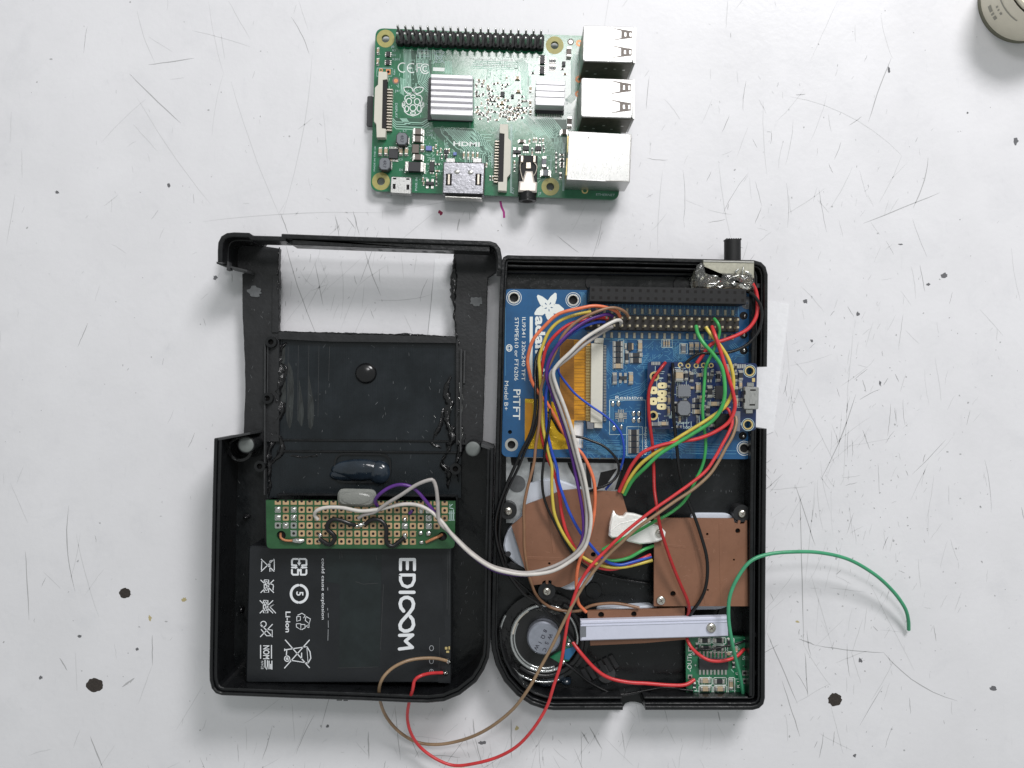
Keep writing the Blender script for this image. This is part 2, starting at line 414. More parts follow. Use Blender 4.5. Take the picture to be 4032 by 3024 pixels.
def text(s, px, py, z, hpx, ang, material, parent, name='printed_text', xs=1.0, align='LEFT', bold=0.0, wpx=None):
    "flat lettering; hpx = capital height in photo px, ang = clockwise reading angle on screen"
    cu = bpy.data.curves.new('t', 'FONT'); cu.body = s; cu.align_x = align; cu.align_y = 'CENTER'; cu.size = 1.0
    cu.resolution_u = 3; cu.offset = bold
    o = bpy.data.objects.new('t', cu); COL.objects.link(o)
    dg = bpy.context.evaluated_depsgraph_get(); me = bpy.data.meshes.new_from_object(o.evaluated_get(dg))
    bpy.data.objects.remove(o); bpy.data.curves.remove(cu)
    me.name = name; k = hpx*S(z)/0.70
    if wpx:
        xx = [v.co.x for v in me.vertices]; xs = wpx*S(z)/((max(xx)-min(xx))*k)
    for v in me.vertices: v.co = Vector((v.co.x*k*xs, v.co.y*k, 0))
    me.materials.clear(); me.materials.append(M[material])
    q = P(px, py, z+0.03)
    return inst(name, me, parent, q, R(-ang))
def lines(segs, z, wpx, material, parent, name='printed_mark', closed=False, kind=None):
    if name in ('printed_frame', 'torn_print', 'printed_bars', 'approval_mark') and len(segs) > 1:
        for sg in segs: o = lines([sg], z, wpx, material, parent, name, closed)
        return o
    b = MB(); kk = 0
    for sg in segs:
        if wpx < 6: b.strip(PP(sg, z), z, wpx*S(z), 0.035, closed=closed); continue
        pp = PP(sg, z)
        for i in range(len(pp)):
            kk += 1; b.flat(circ(pp[i].x, pp[i].y, wpx*S(z)/2, 12), z+0.035+0.0008*(kk % 7), 0)
            if i: kk += 1; b.strip([pp[i-1], pp[i]], z, wpx*S(z), 0.035+0.0008*(kk % 7))
    return obj(name, b, material, parent, kind=kind)
def arc(cx, cy, rx, ry, a0=0, a1=360, n=14):
    return [(cx + rx*math.cos(R(a0+(a1-a0)*i/n)), cy + ry*math.sin(R(a0+(a1-a0)*i/n))) for i in range(n+1)]
def screw(px, py, z, rpx, parent, ang=20):
    k = ('screw', rpx)
    if k not in _cache:
        r = rpx*S(z); b = MB()
        b.cyl(0, 0, r, -1.0, 0.35, 20, bev=0.0); b.dome(0, 0, 0.35, r, r, r*0.45, 20, 5)
        for a in (0, math.pi/2): b.box(0, 0, r*1.1, r*0.2, r*0.1, 0.37+r*0.46, rot=a, m=1)
        _cache[k] = b.mesh('screw', ['screw', 'chipbrown'], (0, 0, 0))
    q = P(px, py, z); return inst('screw', _cache[k], parent, q, R(ang))

# ================================================================ the table
b = MB(); T = 900
b.flat([(-T, -T), (T, -T), (T, T), (-T, T)], 0.0)
table = obj('table_top', b, 'table'); tag(table, kind='structure')
def poly(a, z=0.0): return [P(x, y, z).xy for x, y in a]
sl = MB(); sd = MB()
def scr(b, x0, y0, x1, y1, w, bend=0.0, z=0.0):
    n = 7; pts = []
    for i in range(n+1):
        t = i/n; dx, dy = x1-x0, y1-y0
        o = 4*t*(1-t)*bend
        pts.append((x0+dx*t - dy*o + rnd.uniform(-1, 1), y0+dy*t + dx*o + rnd.uniform(-1, 1)))
    P2 = PP(pts, 0); L = []; Rr = []
    for i, p in enumerate(P2):
        t = (P2[min(i+1, n)]-P2[max(i-1, 0)]); t = t.normalized() if t.length > 0 else Vector((1, 0))
        ww = w*S(0)/2*(0.15 + math.sin(math.pi*i/n)**0.5 * rnd.uniform(0.6, 1.0))
        nn = Vector((-t.y, t.x))*ww; L.append(p+nn); Rr.append(p-nn)
    k = n+1
    b.add([(p.x, p.y, 0.02) for p in L] + [(p.x, p.y, 0.02) for p in Rr], [[k+i, k+i+1, i+1, i] for i in range(n)])
# scratches the photograph shows one by one
for q in ((800, 873, 1500, 838, 3, -0.02), (1500, 838, 2330, 770, 2, -0.03), (900, 5, 985, 155, 3, 0), (1175, 0, 1215, 120, 2, 0), (820, 0, 880, 290, 2, 0.02),
          (880, 290, 835, 540, 2, 0.03), (910, 320, 1110, 870, 3, 0.02), (1230, 210, 1110, 860, 3, -0.03), (540, 40, 610, 245, 3, 0.04),
          (585, 145, 680, 205, 2, 0), (585, 255, 765, 230, 4, 0), (510, 290, 712, 485, 4, 0.01), (540, 385, 830, 805, 3, 0.02),
          (575, 390, 400, 560, 2, 0.02), (525, 490, 620, 595, 3, 0), (870, 125, 885, 235, 3, 0), (755, 120, 985, 185, 3, -0.02),
          (45, 440, 40, 565, 3, 0), (60, 765, 25, 960, 3, 0), (85, 595, 88, 700, 3, 0), (3005, 400, 3020, 690, 3, 0.02), (3510, 230, 3420, 480, 4, 0.02),
          (3655, 620, 3595, 820, 4, -0.05), (3550, 610, 3460, 800, 3, -0.03), (2865, 0, 2858, 115, 3, 0), (2610, 670, 2590, 990, 3, 0.02),
          (2830, 645, 2880, 950, 3, 0.02), (3110, 380, 3550, 610, 3, -0.08), (3700, 760, 3400, 880, 4, 0), (3370, 1550, 3230, 1890, 4, -0.03),
          (3340, 1530, 3320, 1900, 3, 0), (3360, 1300, 3335, 1560, 3, 0), (3140, 1530, 3290, 1830, 3, 0), (3090, 1260, 3110, 1490, 2, 0),
          (3300, 0, 3190, 240, 2, 0), (3145, 2515, 3210, 2540, 5, 0), (3210, 2540, 3480, 2570, 4, 0.02), (3480, 2570, 3770, 2760, 4, 0.08),
          (3150, 1950, 3165, 2540, 4, 0), (3130, 1905, 3210, 2150, 4, 0), (3210, 1905, 3170, 2300, 3, 0), (3190, 2250, 3280, 2560, 3, 0),
          (3420, 2290, 3600, 2640, 3, 0), (3020, 2490, 3140, 2770, 4, 0), (3130, 2770, 3270, 2690, 3, 0), (3350, 2560, 3390, 2690, 3, 0),
          (3080, 2680, 3150, 2900, 4, 0), (3170, 2570, 3180, 2740, 4, 0), (3030, 1930, 3180, 1915, 3, 0), (3290, 2610, 3420, 2560, 3, 0),
          (3270, 2770, 3320, 2970, 3, 0), (270, 1990, 295, 2330, 4, 0.05), (300, 2100, 390, 2430, 3, 0.02), (100, 2170, 115, 2440, 4, 0),
          (355, 2900, 405, 3024, 5, 0), (235, 2590, 265, 2640, 5, 0), (480, 2705, 530, 2670, 7, 0), (600, 2500, 600, 2620, 4, 0),
          (600, 2620, 545, 2770, 3, 0), (170, 2250, 240, 2320, 3, 0), (690, 2880, 800, 2700, 3, 0), (40, 1900, 110, 2060, 3, 0),
          (1450, 2880, 1452, 2990, 5, 0), (1400, 2920, 1448, 2975, 3, 0), (2013, 2830, 2014, 2985, 5, 0), (1862, 2830, 1868, 2900, 5, 0),
          (1870, 2905, 1900, 3020, 4, 0), (1150, 2770, 1160, 2920, 3, 0), (2290, 2880, 2320, 2930, 5, 0), (2320, 2860, 2370, 2950, 5, 0),
          (2826, 2800, 2836, 2840, 5, 0), (2620, 2850, 2660, 2930, 3, 0), (1125, 965, 1250, 1330, 4, 0.02), (1390, 830, 1415, 925, 4, 0),
          (1435, 985, 1500, 1165, 4, 0.02), (1260, 1170, 1295, 1110, 3, 0), (1105, 840, 1135, 920, 4, 0), (1320, 1150, 1300, 1230, 3, 0),
          (1470, 1180, 1700, 1160, 3, 0.05), (1590, 1240, 1625, 1310, 3, 0), (1180, 1060, 1240, 1130, 2, 0.1), (1410, 1120, 1340, 1300, 2, 0),
          (1580, 1000, 1590, 1100, 3, 0), (1640, 1000, 1630, 1080, 3, 0), (1810, 860, 1800, 910, 5, 0), (1715, 1030, 1683, 1330, 5, 0)):
    scr(sd if q[4] >= 4 else sl, *q)
for i in range(1150):      # fine wear over the whole top, grouped where work happens: right and lower right
    u = rnd.random()
    if u < 0.42: x, y = rnd.gauss(3250, 330), rnd.gauss(1900, 560)
    elif u < 0.55: x, y = rnd.gauss(2900, 500), rnd.gauss(700, 300)
    elif u < 0.68: x, y = rnd.gauss(1900, 500), rnd.gauss(2930, 90)
    elif u < 0.78: x, y = rnd.gauss(1400, 250), rnd.gauss(1020, 180)
    else: x, y = rnd.uniform(-150, 4200), rnd.uniform(-150, 3180)
    a = R(rnd.gauss(100, 24)) if rnd.random() < 0.85 else R(rnd.uniform(0, 180)); L = rnd.choice((8, 12, 18, 26, 40, 60, 90, 170)) * rnd.uniform(0.6, 1.3)
    scr(sl if rnd.random() < 0.72 else sd, x, y, x+L*math.cos(a), y+L*math.sin(a), rnd.uniform(1.6, 3.2), rnd.uniform(-0.04, 0.04))
obj('scratch', sl, 'scratch_light', table, kind='stuff'); obj('scratch', sd, 'scratch', table, kind='stuff')
def blotch(b, px, py, rx, ry, z=0.03, n=13, j=0.25, rot=0.0):
    c = P(px, py, 0); k = S(0); pts = []
    for i in range(n):
        a = 2*math.pi*i/n; r = 1+rnd.uniform(-j, j); x = rx*k*r*math.cos(a); y = ry*k*r*math.sin(a)
        pts.append(Vector((c.x + x*math.cos(rot)-y*math.sin(rot), c.y + x*math.sin(rot)+y*math.cos(rot))))
    b.flat(pts, z)
for px, py, rx, ry, mm, nm in ((492, 2335, 23, 20, 'spot', 'burn_spot'), (373, 2697, 33, 27, 'spot', 'burn_spot'), (3287, 2755, 27, 26, 'spot', 'burn_spot'),
        (225, 757, 8, 6, 'speck', 'paint_speck'), (848, 1093, 8, 8, 'speck', 'paint_speck'), (3720, 1085, 13, 10, 'speck', 'paint_speck'), (3655, 1120, 9, 6, 'speck', 'paint_speck'),
        (1897, 2925, 15, 8, 'speck', 'paint_speck'), (590, 2433, 9, 14, 'yellow_stain', 'glue_stain'), (725, 2362, 12, 14, 'yellow_stain', 'glue_stain'),
        (2035, 2868, 9, 12, 'yellow_stain', 'glue_stain'), (3140, 2448, 11, 5, 'yellow_stain', 'glue_stain'), (1735, 837, 8, 9, 'crimson', 'ink_drop'),
        (3171, 1187, 10, 8, 'speck', 'paint_speck'), (3377, 1236, 8, 8, 'speck', 'paint_speck'), (3196, 1342, 6, 6, 'speck', 'paint_speck'), (3466, 1509, 4, 9, 'speck', 'paint_speck'),
        (313, 2505, 8, 5, 'speck', 'paint_speck'), (160, 2668, 7, 7, 'speck', 'paint_speck'), (540, 2556, 8, 6, 'speck', 'paint_speck'), (3365, 2975, 6, 7, 'speck', 'paint_speck'),
        (1290, 2860, 6, 6, 'speck', 'paint_speck'), (3387, 2600, 8, 9, 'speck', 'paint_speck'), (3910, 2710, 14, 9, 'speck', 'paint_speck'), (3500, 275, 5, 11, 'speck', 'paint_speck'),
        (4000, 555, 9, 14, 'speck', 'paint_speck'), (3810, 445, 4, 4, 'speck', 'paint_speck'), (665, 730, 6, 8, 'speck', 'paint_speck'), (3547, 962, 9, 3, 'speck', 'paint_speck')):
    b = MB(); blotch(b, px, py, rx, ry, n=26, j=0.09) if nm == 'burn_spot' else blotch(b, px, py, rx*(0.75 if 'stain' in nm else 1), ry*(0.75 if 'stain' in nm else 1), j=0.35); obj(nm, b, mm, table)
b = MB(); b.strip(PP([(1970, 792), (1975, 815), (1984, 835), (1985, 858)], 0), 0.03, 0.75); obj('ink_streak', b, 'magenta', table)
sp = MB()
for i in range(520):
    x, y = (rnd.gauss(3300, 380), rnd.gauss(2000, 600)) if rnd.random() < 0.5 else (rnd.uniform(-60, 4090), rnd.uniform(-60, 3080))
    r = rnd.choice((1.2, 1.6, 2, 2.5, 3.5)); blotch(sp, x, y, r, r*rnd.uniform(0.5, 1.6), 0.028, 6, 0.4, rnd.uniform(0, 3))
obj('grime_speck', sp, 'scratch', table, kind='stuff')

# tissue sheet under the two case halves
b = MB(); out = [(1712, 1020), (1980, 1000), (2500, 1060), (3000, 1180), (3106, 1198), (3098, 1290), (3078, 1420), (3062, 1560), (3046, 1700), (2900, 1760), (2300, 1760), (1900, 1745), (1690, 1760), (1684, 1330), (1700, 1180)]
b.prism(PP(out, 0.25), 0.06, 0.22)
tis = obj('tissue_sheet', b, 'tissue'); tag(tis, 'thin white tissue sheet lying under both opened black case halves', 'tissue')

# ================================================================ beige paper tube, top right corner
tb = thing('round_container', 'beige round container with faded grey print standing in the upper right corner', 'container', 4012, 8, 0)
c = P(4012, 8, 0); rr = 161*S(0)
b = MB(); n = 48; H = 17
b.add([(c.x+rr*math.cos(2*math.pi*i/n), c.y+rr*math.sin(2*math.pi*i/n), z) for z in (1.6, H) for i in range(n)], [[i, (i+1) % n, n+(i+1) % n, n+i] for i in range(n)], 0, True)
b.cyl(c.x, c.y, rr*0.96, H, H+1.5, n, bev=0.5)
obj('tube_wall', b, 'bottle', tb)
b = MB(); b.cyl(c.x, c.y, rr*1.015, 0.02, 1.6, n, bev=0.3); obj('base_shade_rim', b, 'bottle_foot_shade', tb)  # dark foot ring paints the contact shadow round the base
b = MB()
def band(a0, a1, z0, z1):
    k = max(2, int((a1-a0)/3)); r = rr+0.06
    vs = [(c.x+r*math.cos(R(a0+(a1-a0)*i/k)), c.y+r*math.sin(R(a0+(a1-a0)*i/k)), z) for z in (z0, z1) for i in range(k+1)]
    b.add(vs, [[i, i+1, k+2+i, k+1+i] for i in range(k)], 0, True)
# letters built of short bars round the wall: "VITAMIN OD" style faded rows seen edge on
for a, wd in ((196, 9), (207, 3), (212, 5)): band(a, a+wd, 5.0, 6.6)
for a, wd in ((203, 2.5), (208, 2), (213, 3.5)): band(a, a+wd, 8.6, 9.6)
band(198, 236, 11.6, 12.2)
obj('faded_print', b, 'bottle_ink', tb)

# ================================================================ green single-board computer
PZ0, PZ = 2.2, 3.7
pi = thing('single_board_computer', 'bare green single-board computer with two finned heatsinks and metal ports, above the cases', 'circuit board', 1955, 440, 0)
A = 2.1
ux = Vector((667/58., 25/58.)); uy = Vector((-17.5/49., 561/49.))
def B(mx, my): q = Vector((1518, 152)) + ux*(mx-3.5) + uy*(my-3.5); return (q.x, q.y)
outl = rounded([Vector(B(0, 0)), Vector(B(85, 0)), Vector(B(85, 56)), Vector(B(0, 56))], 34)
holesp = [(1518, 152), (2184, 178), (1500, 714), (2167, 735)]
b = MB(); b.prism(PP([(p.x, p.y) for p in outl], PZ), PZ0, PZ, holes=[circ(P(x, y, PZ).x, P(x, y, PZ).y, 1.37, 20) for x, y in holesp])
obj('board', b, 'green', pi)
for x, y in holesp:
    q = P(x, y, PZ); b = MB(); b.ring(q.x, q.y, 3.05, 1.36, PZ-1.3, PZ+0.04, 28); obj('mounting_ring', b, 'ringy', pi)
# raised copper traces, many and fine
tr = MB(); tz = PZ
def bundle(b, pts, n, dx, dy, w=2.2, z=None):
    w *= 1.25; z = tz if z is None else z
    for i in range(n): b.strip(PP([(x+dx*i, y+dy*i) for x, y in pts], z), z, w*S(z), 0.02)
bundle(tr, [(1590, 195), (1592, 240), (1590, 300), (1592, 345)], 6, 5.2, 0)
bundle(tr, [(1640, 215), (1642, 290), (1650, 330), (1695, 372)], 9, 5.4, -4)
bundle(tr, [(1646, 190), (1646, 230)], 10, 8, 1)
bundle(tr, [(1578, 305), (1580, 370)], 3, 5, 3)
bundle(tr, [(1755, 240), (1755, 290)], 5, 5.4, 0)
bundle(tr, [(1570, 555), (1588, 575), (1650, 578), (1668, 566)], 1, 0, 0)
bundle(tr, [(1570, 550), (1610, 590)], 2, 14, -12)
bundle(tr, [(1735, 506), (1740, 525), (1800, 585), (1822, 592), (1826, 620)], 1, 0, 0)
bundle(tr, [(1748, 505), (1830, 590), (1832, 640)], 8, 17.5, 2, 2.6)
bundle(tr, [(1756, 505), (1837, 590), (1839, 640)], 8, 17.5, 2, 2.0)
bundle(tr, [(1862, 505), (1882, 530), (1938, 530)], 4, -3, 12)
bundle(tr, [(1890, 570), (1905, 578), (1920, 590), (1918, 612)], 3, 0, 16)
bundle(tr, [(1880, 580), (1940, 645)], 3, 6, -3)
bundle(tr, [(2040, 258), (2080, 300), (2080, 340), (2052, 300), (2052, 460), (2105, 520)][1:3], 3, 5, 0)
bundle(tr, [(2030, 240), (2050, 262), (2054, 300), (2054, 470), (2120, 540)], 6, 5, -2, 2.4)
bundle(tr, [(2105, 470), (2165, 545)], 10, 7.5, -1, 3.2)
bundle(tr, [(2180, 500), (2186, 590), (2180, 600)], 6, 6, 4, 2.2)
bundle(tr, [(2262, 210), (2250, 240), (2250, 370), (2225, 395)], 5, 5, 3, 2.6)
bundle(tr, [(1866, 240), (2040, 246)], 5, -4, 7, 2.2)
bundle(tr, [(1860, 300), (1862, 420)], 2, 6, 0, 2.2)
bundle(tr, [(1546, 465), (1560, 480), (1660, 484), (1690, 466)], 4, 0, 9, 2.6)
for i in range(7): tr.strip(PP([(1575+i*4, 466+i*0), (1600+i*3, 492), (1665, 494), (1690, 476)], tz), tz, 0.2)
for i in range(900):
    x, y = rnd.choice(((1900, 400), (1930, 300), (1960, 440), (2000, 380), (1700, 560), (1720, 640), (1960, 330), (2060, 200), (2150, 560), (1620, 330), (2090, 470), (1990, 250), (1700, 230), (2180, 620)))
    x += rnd.gauss(0, 55); y += rnd.gauss(0, 40)
    if y < 195 or y > 745 or x < 1480 or x > 2330: continue
    a = rnd.choice((0, 90, 90, 90, 45, 135)); L = rnd.uniform(3, 20)
    tr.strip(PP([(x, y), (x+L*math.cos(R(a)), y+L*math.sin(R(a)))], tz), tz, 0.16, 0.021)
obj('copper_traces', tr, 'green_trace', pi, kind='stuff')
for poly_ in ([(1700, 505), (1866, 508), (1965, 600), (1965, 640), (1840, 640), (1725, 540)], [(1590, 200), (1700, 200), (1700, 350), (1600, 350)], [(1545, 465), (1695, 465), (1695, 500), (1560, 505)],
              [(2110, 470), (2230, 470), (2235, 640), (2190, 640), (2180, 560)]):
    dk = MB(); dk.prism(PP(poly_, PZ), PZ-0.5, PZ+0.008); obj('mask_gap', dk, 'green_dark', pi)

def header_pin_mesh(h, r=0.35):
    k = ('pin', h, r)
    if k not in _cache:
        b = MB(); b.box(0, 0, 2*r, 2*r, 0, h-0.5); b.prism([Vector((-r, -r)), Vector((r, -r)), Vector((r, r)), Vector((-r, r))], h-0.5, h, bev=0.22, bottom=False)
        _cache[k] = b.mesh('pin', ['steel_dark'], (0, 0, 0))
    return _cache[k]
# GPIO header
b = MB(); q0 = P(1564.6, 99.5, 12.1); q1 = P(2131, 119.5, 12.1)
dv = (q1-q0)/19; dn = Vector((dv.y, -dv.x, 0)).normalized()*2.54
rot = math.atan2(dv.y, dv.x)
for i in range(20):
    cc = q0 + dv*i + dn*0.5; hw, hh, ch = 1.27, 2.5, 0.55
    pts = [Vector((-hw, -hh+ch)), Vector((-hw+ch, -hh)), Vector((hw-ch, -hh)), Vector((hw, -hh+ch)), Vector((hw, hh-ch)), Vector((hw-ch, hh)), Vector((-hw+ch, hh)), Vector((-hw, hh-ch))]
    rm = Matrix.Rotation(rot, 2)
    b.prism([rm @ p*0.985 + cc.xy for p in pts], PZ+0.02, PZ+2.54, bev=0.12)
hd = obj('pin_header', b, 'black_matte', pi)
pm = header_pin_mesh(8.4)
for i in range(20):
    for j in range(2):
        c2 = q0 + dv*i + dn*j; inst('pin', pm, hd, (c2.x, c2.y, PZ+0.02), rot)

def rect_px(x0, y0, x1, y1, ang=A):
    "rotated rectangle whose centre and sizes match the given px box"
    cx, cy = (x0+x1)/2, (y0+y1)/2; w, h = x1-x0, y1-y0; c, s = math.cos(R(ang)), math.sin(R(ang))
    return [(cx+x*c-y*s, cy+x*s+y*c) for x, y in ((-w/2, -h/2), (w/2, -h/2), (w/2, h/2), (-w/2, h/2))]
# heatsinks
def heatsink(quad, ztop, nf, zb):
    t = PP(quad, ztop); b = MB(); b.prism(t, zb, ztop-(1.1 if nf > 5 else 0.35))
    hs = obj('heatsink', b, 'heatsink', pi)
    tl, trr, br, bl = t
    for i in range(nf):
        f0 = i/nf; f1 = f0+0.66/nf
        if i == nf-1: f0 = 1-0.66/nf; f1 = 1
        q = [tl.lerp(bl, f0), trr.lerp(br, f0), trr.lerp(br, f1), tl.lerp(bl, f1)]
        b = MB(); b.prism(q, ztop-(1.1 if nf > 5 else 0.35), ztop, bev=0.18); obj('fin', b, 'heatsink', hs)
b = MB(); b.prism(PP([(1688, 305), (1866, 312), (1860, 478), (1683, 472)], PZ+1.1), PZ, PZ+1.1); obj('processor', b, 'chip', pi)
heatsink([(1697, 291), (1861, 297), (1861, 456), (1695, 450)], 10.2, 7, PZ+1.1)
b = MB(); b.prism(PP([(2113, 332), (2224, 336), (2220, 448), (2108, 444)], PZ+1.0), PZ, PZ+1.0); lan = obj('network_chip', b, 'chip', pi)
for i in range(15):
    q = P(2117+i*6.7, 452+i*0.2, PZ); b2 = MB(); b2.box(q.x, q.y, 0.22, 1.3, PZ, PZ+0.2); obj('lead', b2, 'tin', lan)
heatsink([(2111, 316), (2227, 320), (2221, 417), (2108, 413)], 9.7, 4, PZ+1.0)

# ribbon-cable connectors
def ribbon_conn(name, body, slot, pins, npin, zt, horizontal=False):
    b = MB(); b.prism(PP(body, zt), PZ, zt, bev=0.1); c = obj(name, b, 'cream', pi)
    b = MB(); b.prism(PP(slot, zt-0.3), PZ+0.1, zt-0.3); obj('cable_slot', b, 'black_matte', c)
    (x0, y0), (x1, y1), w = pins
    for i in range(npin):
        t = i/(npin-1); q = P(x0+(x1-x0)*t, y0+(y1-y0)*t, PZ+1.2)
        if 'ct' not in _cache:
            b = MB(); b.box(0, 0, 2.0, 0.55, 0, 1.2, bev=0.15); _cache['ct'] = b.mesh('contact', ['leaf'], (0, 0, 0))
        inst('contact', _cache['ct'], c, (q.x, q.y, PZ), R(-A))
ribbon_conn('display_connector', [(1490, 281), (1524, 283), (1524, 312), (1507, 315), (1503, 505), (1519, 507), (1517, 541), (1483, 541), (1481, 488), (1472, 478), (1476, 345), (1488, 333)],
            [(1509, 316), (1524, 317), (1520, 505), (1505, 504)], ((1535, 352), (1531, 512), 22), 15, 6.4)
ribbon_conn('camera_connector', [(1968, 488), (2001, 489), (2002, 545), (2013, 556), (2010, 684), (1997, 699), (1995, 752), (1961, 750), (1961, 716), (1981, 716), (1986, 527), (1967, 524)],
            [(1966, 525), (1985, 527), (1980, 716), (1961, 715)], ((1960, 556), (1955, 716), 12), 15, 6.4)

# USB ports
for (tl, trr, br, bl) in (((2297, 99), (2500, 106), (2493, 247), (2294, 241)), ((2288, 305), (2495, 312), (2490, 466), (2287, 460))):
    zt = 19.4; t = PP([tl, trr, br, bl], zt); b = MB()
    b.prism(rounded(t, 0.9, 3), PZ+0.1, zt, bev=0.25)
    u = obj('usb_port', b, 'steel', pi)
    ex = (t[1]-t[0]).normalized(); ey = (t[3]-t[0]).normalized(); Wd = (t[1]-t[0]).length; Hh = (t[3]-t[0]).length
    def L(x, y): return t[0] + ex*x*Wd + ey*y*Hh
    for y0 in (0.22, 0.71):
        b = MB(); q = [L(0.58, y0-0.17), L(0.95, y0-0.10), L(0.95, y0+0.09), L(0.58, y0+0.17), L(0.58, y0+0.155), L(0.74, y0+0.10), L(0.74, y0-0.10), L(0.58, y0-0.155)]
        b.prism(q, zt-0.4, zt+0.015); obj('spring_slot', b, 'chipbrown', u)
        for f in (0.80, 0.90):
            b = MB(); b.prism([L(f, y0-0.05), L(f+0.035, y0-0.05), L(f+0.035, y0+0.05), L(f, y0+0.05)], zt-0.2, zt+0.05); obj('spring', b, 'tin', u)
    b = MB(); b.strip([L(0.05, 0.93), L(0.97, 0.93)], zt, 0.10, 0.02); obj('seam_line', b, 'chipgrey', u)
    b = MB(); q = [L(0.985, 0.02), L(1.02, 0.0), L(1.02, 1.0), L(0.985, 0.98)]; b.prism(q, PZ+0.5, zt-0.2); obj('flange', b, 'steel_dark', u)
    b = MB()
    for i in range(5):
        x = 0.1+0.18*i; a1, a2 = L(x, 1.013), L(x+0.05, 1.013); hgt = rnd.uniform(6, 14)
        b.add([(a1.x, a1.y-0.02, hgt), (a2.x, a2.y-0.02, hgt), (a2.x, a2.y-0.02, hgt+1.0), (a1.x, a1.y-0.02, hgt+1.0)], [[0, 1, 2, 3]])
    obj('side_slot', b, 'tin', u)
    b = MB(); b.prism([L(0.02, 0.997), L(0.975, 0.997), L(0.975, 1.010), L(0.02, 1.010)], PZ+0.6, zt-0.7); obj('side_shade_plate', b, 'usb_side_shade', u)  # added dark plate, painted shade and dim reflection on the steel side
# ethernet
zt = 17.0; b = MB(); t = PP([(2240, 515), (2488, 528), (2480, 717), (2231, 708)], zt); b.prism(t, PZ+0.1, zt, bev=0.15); et = obj('ethernet_port', b, 'steel', pi)
b = MB(); b.prism(PP([(2235, 535), (2240, 536), (2238, 600), (2234, 600)], zt-1), zt-6, zt-1); b.prism(PP([(2232, 622), (2237, 622), (2233, 690), (2228, 690)], zt-1), zt-6, zt-1); obj('spring_tab', b, 'gold', et)
b = MB(); b.strip(PP([(2318, 538), (2319, 545)], zt), zt, 0.3, 0.03); obj('dent_mark', b, 'chipbrown', et)
b = MB(); b.strip(PP([(2236, 704), (2385, 712)], zt), zt, 0.25, 0.03); obj('folded_seam', b, 'steel_dark', et)
b = MB(); b.strip(PP([(2385, 712), (2478, 713)], zt), zt, 0.12, 0.02); b.strip(PP([(2484, 532), (2477, 712)], zt), zt, 0.12, 0.02); obj('seam_line', b, 'chipbrown', et)
# HDMI
zt = 9.4; b = MB(); t = PP([(1746, 636), (1910, 640), (1905, 767), (1742, 762)], zt); b.prism(t, PZ+0.1, zt, bev=0.35); hdm = obj('video_port', b, 'hdmi', pi)
for x in (1757, 1862):
    b = MB(); b.prism(PP([(x, 622), (x+34, 623), (x+34, 640), (x, 640)], zt-0.4), PZ, zt-0.4, bev=0.1); obj('tab', b, 'steel', hdm)
for x0 in (1756, 1872):
    q = [(x0, 683), (x0+24, 684), (x0+22, 731), (x0-1, 730)]
    b = MB(); b.prism(PP(q, zt+0.02), zt-0.3, zt+0.015); s_ = obj('spring_slot', b, 'hole', hdm)
    b = MB(); b.prism(PP([(x0+8, 686), (x0+16, 686), (x0+15, 726), (x0+7, 726)], zt+0.1), zt-0.3, zt+0.1, bev=0.05); obj('spring', b, 'leaf', hdm)
for x0, y0 in ((1799, 677), (1853, 679)):
    q = P(x0, y0, zt); b = MB(); b.dome(q.x, q.y, zt-0.05, 0.95, 0.8, 0.35, 14, 4); obj('dimple', b, 'tin', hdm)
b = MB(); b.prism(PP([(1752, 770), (1898, 776), (1898, 784), (1752, 778)], 8), PZ-0.3, 8, bev=0.2); obj('lip', b, 'tin', hdm)
# micro usb power
def micro_usb(quad, zt, zb, parent, holes, mats='steel'):
    b = MB(); b.prism(rounded(PP(quad, zt), 0.5, 2), zb, zt, bev=0.2); o = obj('micro_usb_port', b, mats, parent)
    for x, y, w, h in holes:
        q = P(x, y, zt); b = MB(); b.box(q.x, q.y, w*S(zt), h*S(zt), zt-0.3, zt+0.015, bev=0.0); obj('latch_hole', b, 'hole', o)
    return o
micro_usb([(1540, 694), (1620, 698), (1619, 765), (1537, 760)], 6.5, PZ, pi, ((1552, 734, 11, 20), (1606, 737, 11, 20), (1554, 703, 14, 6), (1606, 705, 14, 6)))
# audio jack
zt = 9.6; b = MB(); b.prism(PP([(2043, 610), (2117, 613), (2114, 762), (2040, 758)], zt-1), PZ, zt-1, bev=0.2); au = obj('audio_jack', b, 'black_matte', pi)
b = MB(); b.prism(PP([(2069, 672), (2097, 673), (2105, 714), (2116, 718), (2113, 757), (2041, 754), (2044, 713), (2057, 712)], zt), PZ+0.2, zt, bev=0.5); obj('metal_sleeve', b, 'pinkmetal', au)
b = MB(); q = P(2077, 775, 7.0); ring = []
b2 = [Vector((q.x, P(2077, 756, 7).y, 6.6)), Vector((q.x, P(2077, 792, 7).y, 6.6))]; b.tube(b2, 3.05, 20); obj('barrel', b, 'black', au)
b = MB(); b.tube([b2[1], b2[1]+Vector((0, -0.05, 0))], 1.8, 16); obj('barrel_hole', b, 'hole', au)
for x in (2056, 2105):
    b = MB(); b.prism(PP([(x-5, 611), (x+5, 612), (x+4, 638), (x-6, 637)], zt), PZ, zt-0.2, bev=0.1); obj('contact_tab', b, 'leaf', au)
b = MB(); b.prism(PP([(2072, 638), (2090, 638), (2091, 662), (2071, 662)], zt-0.3), PZ, zt-0.6, bev=0.1); obj('contact_tab', b, 'leaf', au)
for pts in ([(2062, 625), (2048, 650), (2052, 685), (2060, 712)], [(2104, 640), (2114, 655), (2111, 675), (2102, 692)]):
    b = MB(); b.tube(catmull([P(x, y, zt-0.6) for x, y in pts]), 0.14, 6); obj('spring', b, 'leaf', au)

